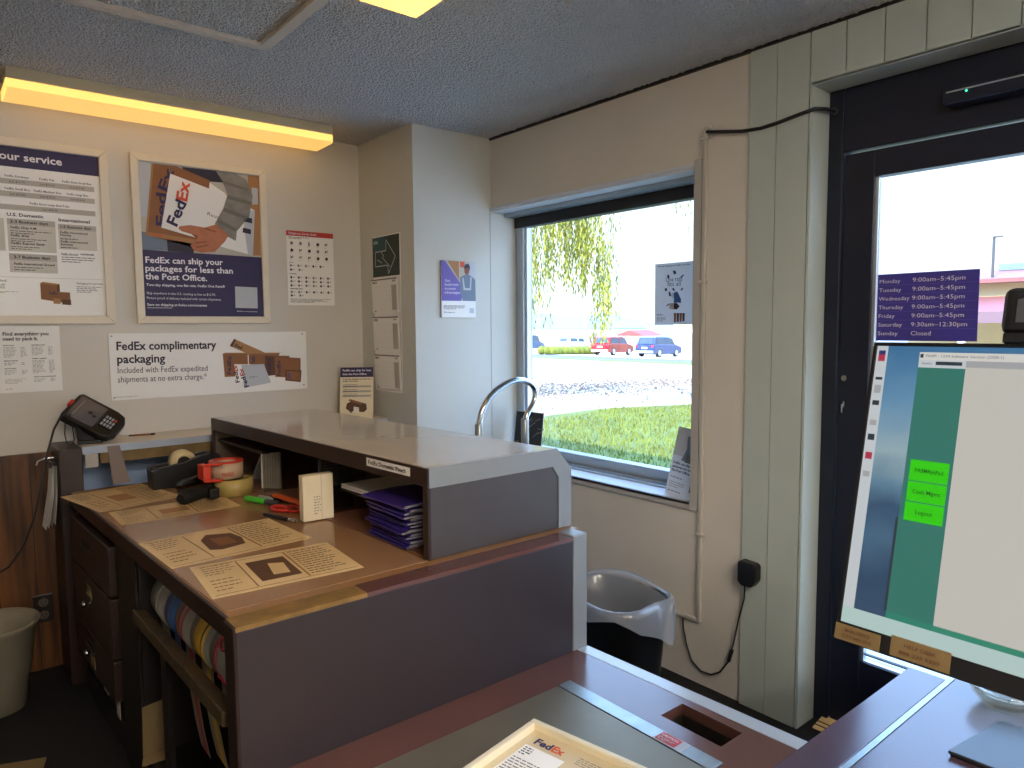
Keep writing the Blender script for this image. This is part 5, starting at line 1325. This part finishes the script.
# webcam on the monitor's top edge
t = thing('webcam', 'black webcam clipped on the top edge of the monitor', 'webcam', BL + MU*.195 + MV*MH)
def slabw(u0, u1, v0, v1, n0, n1, m_): return slabm(u0, u1, v0, v1, n0, n1, m_)
obj('camera_body', slabm(.160, .245, MH+.012, MH+.076, -.03, .006, 'black_plastic'), t, bevel=.012, seg=3)
obj('lens_window', slabm(.178, .228, MH+.026, MH+.058, .006, .0075, 'grey_plastic'), t, bevel=.0005)
obj('clip_foot', slabm(.165, .24, MH+.0005, MH+.014, -.04, .004, 'black_plastic'), t, bevel=.002)

# things lying on the checkout counter
t = thing('desk_pad', 'flat dark grey pad on the mauve counter near the monitor base', 'pad', (1.95, .45, LZ))
m = MB(); m.prism([(1.785, .583), (2.03, .548), (2.02, .30), (1.80, .28)], 'z', LZ+.006, LZ+.014, 'dish_grey'); obj('top_sheet', m, t, bevel=.002)
m = MB(); m.prism([(1.789, .579), (2.026, .545), (2.016, .304), (1.804, .284)], 'z', LZ+.0005, LZ+.006, 'black_matte'); obj('backing', m, t)
t = thing('glass_dish', 'clear glass dish on the mauve counter behind the grey pad', 'dish', (2.14, .55, LZ))
obj('bowl', MB().lathe([(.001, .0008), (.05, .0008), (.075, .03), (.085, .055), (.08, .056), (.07, .032), (.046, .006), (.001, .006)], (2.14, .57, LZ), 'dish_glass', 32), t)
obj('rim', MB().tube([(2.14+.083*math.cos(a), .57+.083*math.sin(a), LZ+.056) for a in [2*PI*i/32 for i in range(32)]], .003, 'dish_glass', 6, True), t)

# ================================================================== OUTSIDE
SL = .025
def gz(x): return -.1 if x < 6 else -.1-(x-6)*SL
def ground(name, poly, m_, dz=0.0, kind='structure'):
    m = MB(); m.flat = True
    xs = sorted(set([p[0] for p in poly]))
    m.add([(x, y, gz(x)+dz) for x, y in poly], [tuple(range(len(poly)))], m_)
    o = obj(name, m); o['kind'] = kind; return o
m = MB(); m.flat = True
m.add([(XO, -60, -.105), (6, -60, -.105), (6, 140, -.105), (XO, 140, -.105)], [(0, 1, 2, 3)], 'concrete')
m.add([(6, -60, -.105), (220, -60, gz(220)-.005), (220, 260, gz(220)-.005), (6, 260, -.105)], [(0, 1, 2, 3)], 'concrete')
o = obj('ground', m); o['kind'] = 'structure'
ground('pavement', [(XO, -8), (6, -8), (6, 3.0), (XO, 3.0)], 'concrete', .0)
m = MB(); m.flat = True
m.add([(2.62, 3.0, -.09), (6, 3.0, -.09), (6, 9.2, -.09), (2.62, 9.2, -.09)], [(0, 1, 2, 3)], 'lawn_ground')
m.add([(6, 3.0, -.09), (26, 3.0, gz(26)+.01), (26, 9.4, gz(26)+.01), (12.6, 9.4, gz(12.6)+.01), (10.3, 9.8, gz(10.3)+.01), (8.4, 9.4, gz(8.4)+.01), (6, 9.2, -.09)], [tuple(range(7))], 'lawn_ground')
o = obj('lawn', m); o['kind'] = 'structure'
m = MB(); m.flat = True
m.add([(2.62, 9.0, -.10), (6, 9.0, -.10), (6, 60, -.10), (2.62, 60, -.10)], [(0, 1, 2, 3)], 'gravel_pale')
m.add([(6, 9.0, -.10), (33.3, 9.0, gz(33.3)+.001), (33.3, 70, gz(33.3)+.001), (6, 70, -.10)], [(0, 1, 2, 3)], 'gravel_pale')
o = obj('gravel_ground', m); o['kind'] = 'structure'
ground('verge_ground', [(33.3, 3), (36.3, 3), (36.3, 90), (33.3, 90)], 'strip_green', .01)
ground('street', [(36.3, -30), (42.0, -30), (42.0, 120), (36.3, 120)], 'asphalt', .005)
# grass blades on the near lawn
m = MB(); m.flat = True; vs = []; fs = []
for i in range(15000):
    x, y = random.uniform(4.5, 13.5), random.uniform(4.2, 9.9)
    if y > 9.35 + .35*math.sin(x*1.3): continue
    h_ = random.uniform(.035, .085); a = random.uniform(0, 2*PI); w = random.uniform(.006, .014); zq = gz(x)+.008
    o_ = len(vs); dx, dy = w*math.cos(a), w*math.sin(a)
    vs += [(x-dx, y-dy, zq), (x+dx, y+dy, zq), (x+random.uniform(-.03, .03), y+random.uniform(-.03, .03), zq+h_)]; fs.append((o_, o_+1, o_+2))
m.add(vs, fs, 'grass_blade'); o = obj('grass', m); o['kind'] = 'stuff'; o['label'] = 'bright green grass blades of the lawn outside the window'; o['category'] = 'grass'
# brown flecks that put the tree's mottled shade onto the gravel
m = MB(); m.flat = True; vs = []; fs = []
for i in range(3400):
    x = random.uniform(8, 22); y = random.gauss(14.2 + (x-14)*.10, 1.3); zq = gz(x)+.012
    r_ = random.uniform(.02, .07); a = random.uniform(0, 6.28); o_ = len(vs)
    vs += [(x+r_*math.cos(a), y+r_*math.sin(a), zq), (x+r_*math.cos(a+2.2), y+r_*math.sin(a+2.2), zq), (x+.3*r_, y+.3*r_, zq+random.uniform(.01, .06))]; fs.append((o_, o_+1, o_+2))
mat('twig_shade_brown', '#766459', .9, var=.3, vscale=2)  # shade tone of the gravel flecks, also colours the shrub twigs
m.add(vs, fs, 'twig_shade_brown'); o = obj('shade_flecks', m); o['kind'] = 'stuff'; o['label'] = 'brown flecks imitating tree shade on the pale gravel outside the window'; o['category'] = 'weeds'

# willow
t = thing('willow_tree', 'yellow green weeping willow hanging into the window view', 'tree', (7.6, 13.2, gz(7.6)))
m = MB(); m.tube([(7.6, 13.2, -.15), (7.6, 13.15, 1.2), (7.7, 13.0, 2.6), (7.9, 12.7, 4.0), (8.3, 12.3, 5.2), (8.8, 11.8, 5.9)], [.28, .24, .2, .16, .1, .05], 'bark', 10)
obj('trunk', m, t)
for pts in ([(7.7, 13.0, 2.4), (8.4, 12.0, 3.0), (9.1, 11.2, 3.3), (9.9, 10.6, 3.9)], [(7.9, 12.7, 4.0), (8.6, 13.2, 5.0), (9.4, 13.4, 5.6)], [(8.3, 12.3, 5.2), (9.6, 11.2, 5.4), (10.9, 9.6, 4.7), (11.6, 8.7, 4.0)]):
    obj('branch', MB().tube(pts, [.09, .07, .05, .025][:len(pts)], 'bark', 8), t)
vs = {'willow_leaf': ([], []), 'willow_leaf_g': ([], [])}
def leaf(mn, p, L, w, dn):
    V_, F_ = vs[mn]; o_ = len(V_); a = random.uniform(0, 2*PI); s_ = V3((math.cos(a), math.sin(a), 0)); dd = V3((s_.x*.35, s_.y*.35, -dn)).normalized(); q = s_.cross(V3((0, 0, 1)))
    V_ += [p, p+dd*L*.5+q*w, p+dd*L, p+dd*L*.5-q*w]; F_.append((o_, o_+1, o_+2, o_+3))
def strand(x, y, zt, zb, mn, dens=34, L=.12, w=.017):
    z_ = zt; dx, dy = 0, 0
    while z_ > zb:
        dx += random.uniform(-.012, .012); dy += random.uniform(-.012, .012)
        leaf(mn, V3((x+dx+random.uniform(-.04, .04), y+dy+random.uniform(-.04, .04), z_)), L*random.uniform(.7, 1.2), w, 1.0); z_ -= 1/dens
# clusters: (x, y, half spread along the view's width, lowest tip, strands)
RX = V3((.752, -.66, 0))
def cluster(cx_, cy_, spread, zt, zlo, zhi, n, mn, dens=26):
    for i in range(n):
        o_ = random.uniform(-spread, spread); dp = random.uniform(-.7, .7)
        x, y = cx_ + RX.x*o_ + .67*dp, cy_ + RX.y*o_ + .74*dp
        strand(x, y, zt+random.uniform(-.3, .3), random.uniform(zlo, zhi), mn, dens)
cluster(9.20, 10.55, .22, 4.2, 1.5, 2.7, 26, 'willow_leaf')
cluster(9.62, 10.15, .36, 4.4, 2.1, 3.0, 46, 'willow_leaf')
cluster(10.0, 9.80, .24, 4.4, 2.0, 2.9, 32, 'willow_leaf')
cluster(10.20, 9.58, .14, 3.0, 1.05, 1.6, 12, 'willow_leaf')
cluster(9.28, 10.5, .25, 3.0, 1.25, 1.9, 5, 'willow_leaf_g', 16)
cluster(10.32, 9.45, .2, 4.3, 2.4, 3.3, 4, 'willow_leaf_g', 16)
cluster(11.35, 8.55, .5, 4.5, 3.1, 3.8, 9, 'willow_leaf_g', 11)
cluster(10.25, 9.55, .16, 2.65, 1.5, 2.2, 4, 'willow_leaf_g', 22)
for i in range(2600):
    a = random.uniform(0, 2*PI); r_ = 2.4*random.random()**.5; h_ = random.uniform(4.2, 6.6)
    leaf('willow_leaf', V3((8.7+r_*math.cos(a), 12.6+r_*math.sin(a)*1.1, h_)), .16, .03, .8)
for i in range(150):
    a = random.uniform(0, 2*PI); r_ = 2.5*random.random()**.5
    strand(8.4+r_*math.cos(a)*.9, 13.6+r_*math.sin(a), random.uniform(4, 5.4), random.uniform(2.8, 3.8), 'willow_leaf', 9, .15, .025)
m = MB(); m.flat = True
for k_, (V_, F_) in vs.items(): m.add(V_, F_, k_)
o = obj('foliage', m, t); o['kind'] = 'stuff'

# cars
def car(x, y, head, body, label, L=4.5, Wd=1.82, Hh=1.62, wagon=True):
    t = thing('car', label, 'car', (0, 0, 0), 'cars parked across the street')
    hl = L/2; hw = Wd/2
    m = MB(); pr = [(-hl, .45), (-hl+.04, .95), (-hl+.25, 1.02), (hl-.95, 1.02), (hl-.15, .85), (hl, .62), (hl-.05, .32), (hl-.4, .24), (-hl+.3, .24), (-hl+.05, .3)]
    m.prism(pr, 'y', -hw, hw, body); obj('body', m, t, bevel=.07, seg=3)
    g = [(-hl+.18, 1.0), (-hl+.42, Hh-.06), (-hl+.7, Hh), (.35, Hh), (.75, Hh-.1), (hl-1.0, 1.0)] if wagon else [(-hl+.75, 1.0), (-hl+1.35, Hh-.05), (-hl+1.7, Hh), (.2, Hh), (.6, Hh-.1), (hl-1.1, 1.0)]
    m = MB(); n = len(g); ins = .16
    vs_ = [(a, -(hw-.04) if b < 1.05 else -(hw-ins), b) for a, b in g] + [(a, (hw-.04) if b < 1.05 else (hw-ins), b) for a, b in g]
    m.add(vs_, [tuple(range(n)), tuple(range(2*n-1, n-1, -1))] + [(i, (i+1) % n, n+(i+1) % n, n+i) for i in range(n)], body); cb = obj('cabin', m, t, bevel=.05)
    for sy in (-1, 1):
        def wq(a0, a1, b0, b1):
            k_ = lambda a, b: (a, sy*((hw-.035) - (ins-.04)*(b-1.0)/(Hh-1.0) + .004), b)
            return MB().quad([k_(a0, b0), k_(a1, b0), k_(a1-.18, b1), k_(a0+.12, b1)], .012, 'car_glass', V3((0, sy, 0)))
        obj('side_window', wq(-hl+.55, -.25, 1.06, Hh-.13), cb); obj('side_window', wq(-.2, hl-1.25, 1.06, Hh-.13), cb)
    rx = g[0][0]; rx2 = g[1][0]
    obj('rear_window', MB().quad([(rx-.012+(rx2-rx)*.12, -.62, 1.07), (rx-.012+(rx2-rx)*.12, .62, 1.07), (rx2-.012-(rx2-rx)*.1, .55, Hh-.12), (rx2-.012-(rx2-rx)*.1, -.55, Hh-.12)], .012, 'car_glass', V3((-1, 0, .3)).normalized()), cb)
    obj('bumper', MB().box(-hl-.06, -hl+.15, -hw+.06, hw-.06, .3, .52, 'car_trim'), t, bevel=.03)
    obj('number_plate', MB().box(-hl-.012, -hl+.05, -.26, .26, .66, .80, 'white_paper'), t)
    for sx, sy in ((1, 1), (1, -1), (-1, 1), (-1, -1)):
        w_ = MB(); w_.lathe([(.0, -.11), (.33, -.11), (.34, -.08), (.34, .08), (.33, .11), (0, .11)], (sx*L*.3, sy*(hw-.1), .34), 'tyre', 20, 'y'); wo = obj('wheel', w_, t)
        obj('wheel_rim', MB().lathe([(.0, -.012), (.22, -.01), (.24, 0)], (sx*L*.3, sy*(hw+.005), .34), 'wheel_rim', 16, 'y'), wo)
    for sy in (-1, 1):
        obj('tail_light', MB().box(-hl-.015, -hl+.12, sy*(hw-.16)-.1, sy*(hw-.16)+.1, .78, .98, 'lamp_red'), t, bevel=.02)
    t.location = (x, y, gz(x)); t.rotation_euler = (0, math.atan(SL)*math.cos(head), head)
    return t
car(47.6, 43.6, math.radians(12), 'car_red', 'red hatchback car parked behind the yellow green hedge end')
car(47.2, 38.1, math.radians(8), 'car_blue', 'blue wagon car with silver wheels parked beside the red one')
car(54.5, 44.2, math.radians(10), 'car_sky', 'light blue car half hidden between the red and blue cars', Hh=1.7)
car(53.5, 62.0, math.radians(20), 'car_navy', 'blue grey SUV parked across the street, closest to the chrome tube side of the window', Hh=1.8, L=4.8)
car(61.0, 62.2, math.radians(5), 'car_white', 'white car parked behind the yellow green hedge')
car(64.5, 58.8, math.radians(15), 'car_grey', 'grey car parked behind the hedge beside the white one')

# hedge
m = MB(); random.seed(5)
for i in range(56):
    x = 41.6 + i*.122; rr_ = random.uniform(.45, .62)*(.6 if i < 6 else 1)
    m.lathe([(.02, -.0), (rr_*.9, .08), (rr_, .35), (rr_*.8, .58), (.05, .72+random.uniform(-.06, .06))], (x, 46.4+random.uniform(-.2, .2), gz(x)), 'hedge_green', 9)
tag(obj('hedge', m, None, loc=(45, 46.4, gz(45))), 'low yellow green hedge in front of the parked cars', 'hedge')

# bare shrub with twigs behind the hedge
t = thing('bare_shrub', 'bare twiggy shrub behind the hedge beside the red car', 'shrub', (52, 50, gz(52)))
m = MB()
for i in range(40):
    a = random.uniform(0, 6.28); r_ = random.uniform(.4, 1.6); h_ = random.uniform(1.2, 3.2)
    m.tube([(52+.1*math.cos(a), 50+.1*math.sin(a), gz(52)), (52+r_*.5*math.cos(a), 50+r_*.5*math.sin(a), gz(52)+h_*.6), (52+r_*math.cos(a), 50+r_*math.sin(a), gz(52)+h_)], [.04, .03, .01], 'twig_shade_brown', 5)
obj('stems', m, t)

# buildings across the street
def building(name, label, x0, x1, y0, y1, zt, wall, roof, wins, gable=False, zb=None):
    zb = gz(x1)-.1 if zb is None else zb
    t = thing(name, label, 'building', ((x0+x1)/2, (y0+y1)/2, zb))
    obj('wall_block', B(x0, x1, y0, y1, zb, zt, wall), t)
    if gable:
        m = MB(); m.prism([(y0-.4, zt), ((y0+y1)/2, zt+gable), (y1+.4, zt)], 'x', x0-.5, x1+.5, roof); obj('roof', m, t)
    else:
        obj('roof', B(x0-.2, x1+.2, y0-.2, y1+.2, zt, zt+.18, roof), t)
    for (ya, yb, za, zb2) in wins:
        w_ = obj('window', B(x0-.05, x0, ya, yb, za, zb2, 'bld_white'), t); obj('pane', B(x0-.07, x0-.05, ya+.1, yb-.1, za+.1, zb2-.1, 'bld_window'), w_)
    return t
building('shop_building', 'cream flat roofed building across the street under the backlit window poster', 63.5, 76, 34, 49.3, 1.9, 'bld_cream', 'bld_white', [(46.2, 47.3, -.9, .9), (43, 44.3, -.9, .9)])
building('house', 'house with a red gable roof behind the red car', 72, 75, 60.4, 65.0, .15, 'bld_white', 'roof_red', [(61.5, 62.8, -1, 0)], .75)
building('long_shed', 'long low white shed far behind the hedge', 92, 100, 84, 128, .9, 'bld_white', 'roof_metal', [(88+i*9, 91+i*9, -.9, .3) for i in range(4)])
# utility pole
t = thing('utility_pole', 'thin brown utility pole behind the hedge', 'pole', (59.0, 58.2, gz(59)))
obj('pole_shaft', MB().tube([(59.0, 58.2, gz(59)), (59.0, 58.2, 3.1)], .16, 'bark', 8), t)
obj('cross_arm', B(58.9, 59.1, 57.6, 58.8, 2.7, 2.82, 'bark'), t)

# building seen through the door, with its pink roofs and flag pole
t = thing('pink_roof_building', 'low building with pink metal roofs seen through the door', 'building', (36, 0, gz(33)))
g0 = gz(33)-.1
obj('wall_block', B(33, 44, -24, 13, g0, 2.3, 'bld_cream'), t)
obj('lower_roof', MB().prism([(30.2, 1.75), (30.2, 1.85), (33.2, 2.55), (33.2, 2.3)], 'y', -24, 13, 'roof_pink'), t)
obj('fascia_board', B(30.1, 30.25, -24, 13, 1.45, 1.86, 'fascia_mauve'), t)
obj('upper_wall', B(33, 44, -24, 12.5, 2.3, 3.1, 'bld_cream'), t)
obj('upper_roof', MB().prism([(32.4, 3.02), (32.4, 3.18), (36, 3.72), (44, 3.72), (44, 3.02)], 'y', -24, 13, 'roof_pink'), t)
obj('ridge_cap', B(35.6, 44, -24, 10.5, 3.68, 3.95, 'roof_metal'), t)
for y_ in (10, 4, -4): obj('porch_post', B(30.4, 30.6, y_, y_+.2, g0, 1.75, 'bld_white'), t)
t = thing('flag_pole', 'thin pole standing on the pink roofed building', 'pole', (32.2, 9.72, 3.0))
obj('pole_shaft', MB().tube([(32.9, 9.9, 3.12), (32.9, 9.9, 4.85)], .05, 'pole_grey', 8), t)
obj('pole_cap', MB().box(32.82, 32.98, 9.6, 9.9, 4.82, 4.86, 'pole_grey'), t)

# hills
m = MB(); m.flat = False; vs = []; fs = []; n = 60
for i in range(n+1):
    a = math.radians(20 + 60*i/n); r_ = 1500
    e = .006 + .016*max(0, math.sin((i-18)*.19))*math.exp(-((i-33)/13)**2) + .003*math.sin(i*.9)
    vs += [(r_*math.sin(math.radians(90)-a), r_*math.cos(math.radians(90)-a), -60), (r_*math.sin(math.radians(90)-a), r_*math.cos(math.radians(90)-a), 1.44+r_*e), (r_*1.25*math.sin(math.radians(90)-a), r_*1.25*math.cos(math.radians(90)-a), -60)]
for i in range(n):
    for j in range(2): fs.append((i*3+j, i*3+3+j, i*3+4+j, i*3+1+j))
m.add(vs, fs, 'hill_blue', True); o = obj('hills', m); o['kind'] = 'structure'
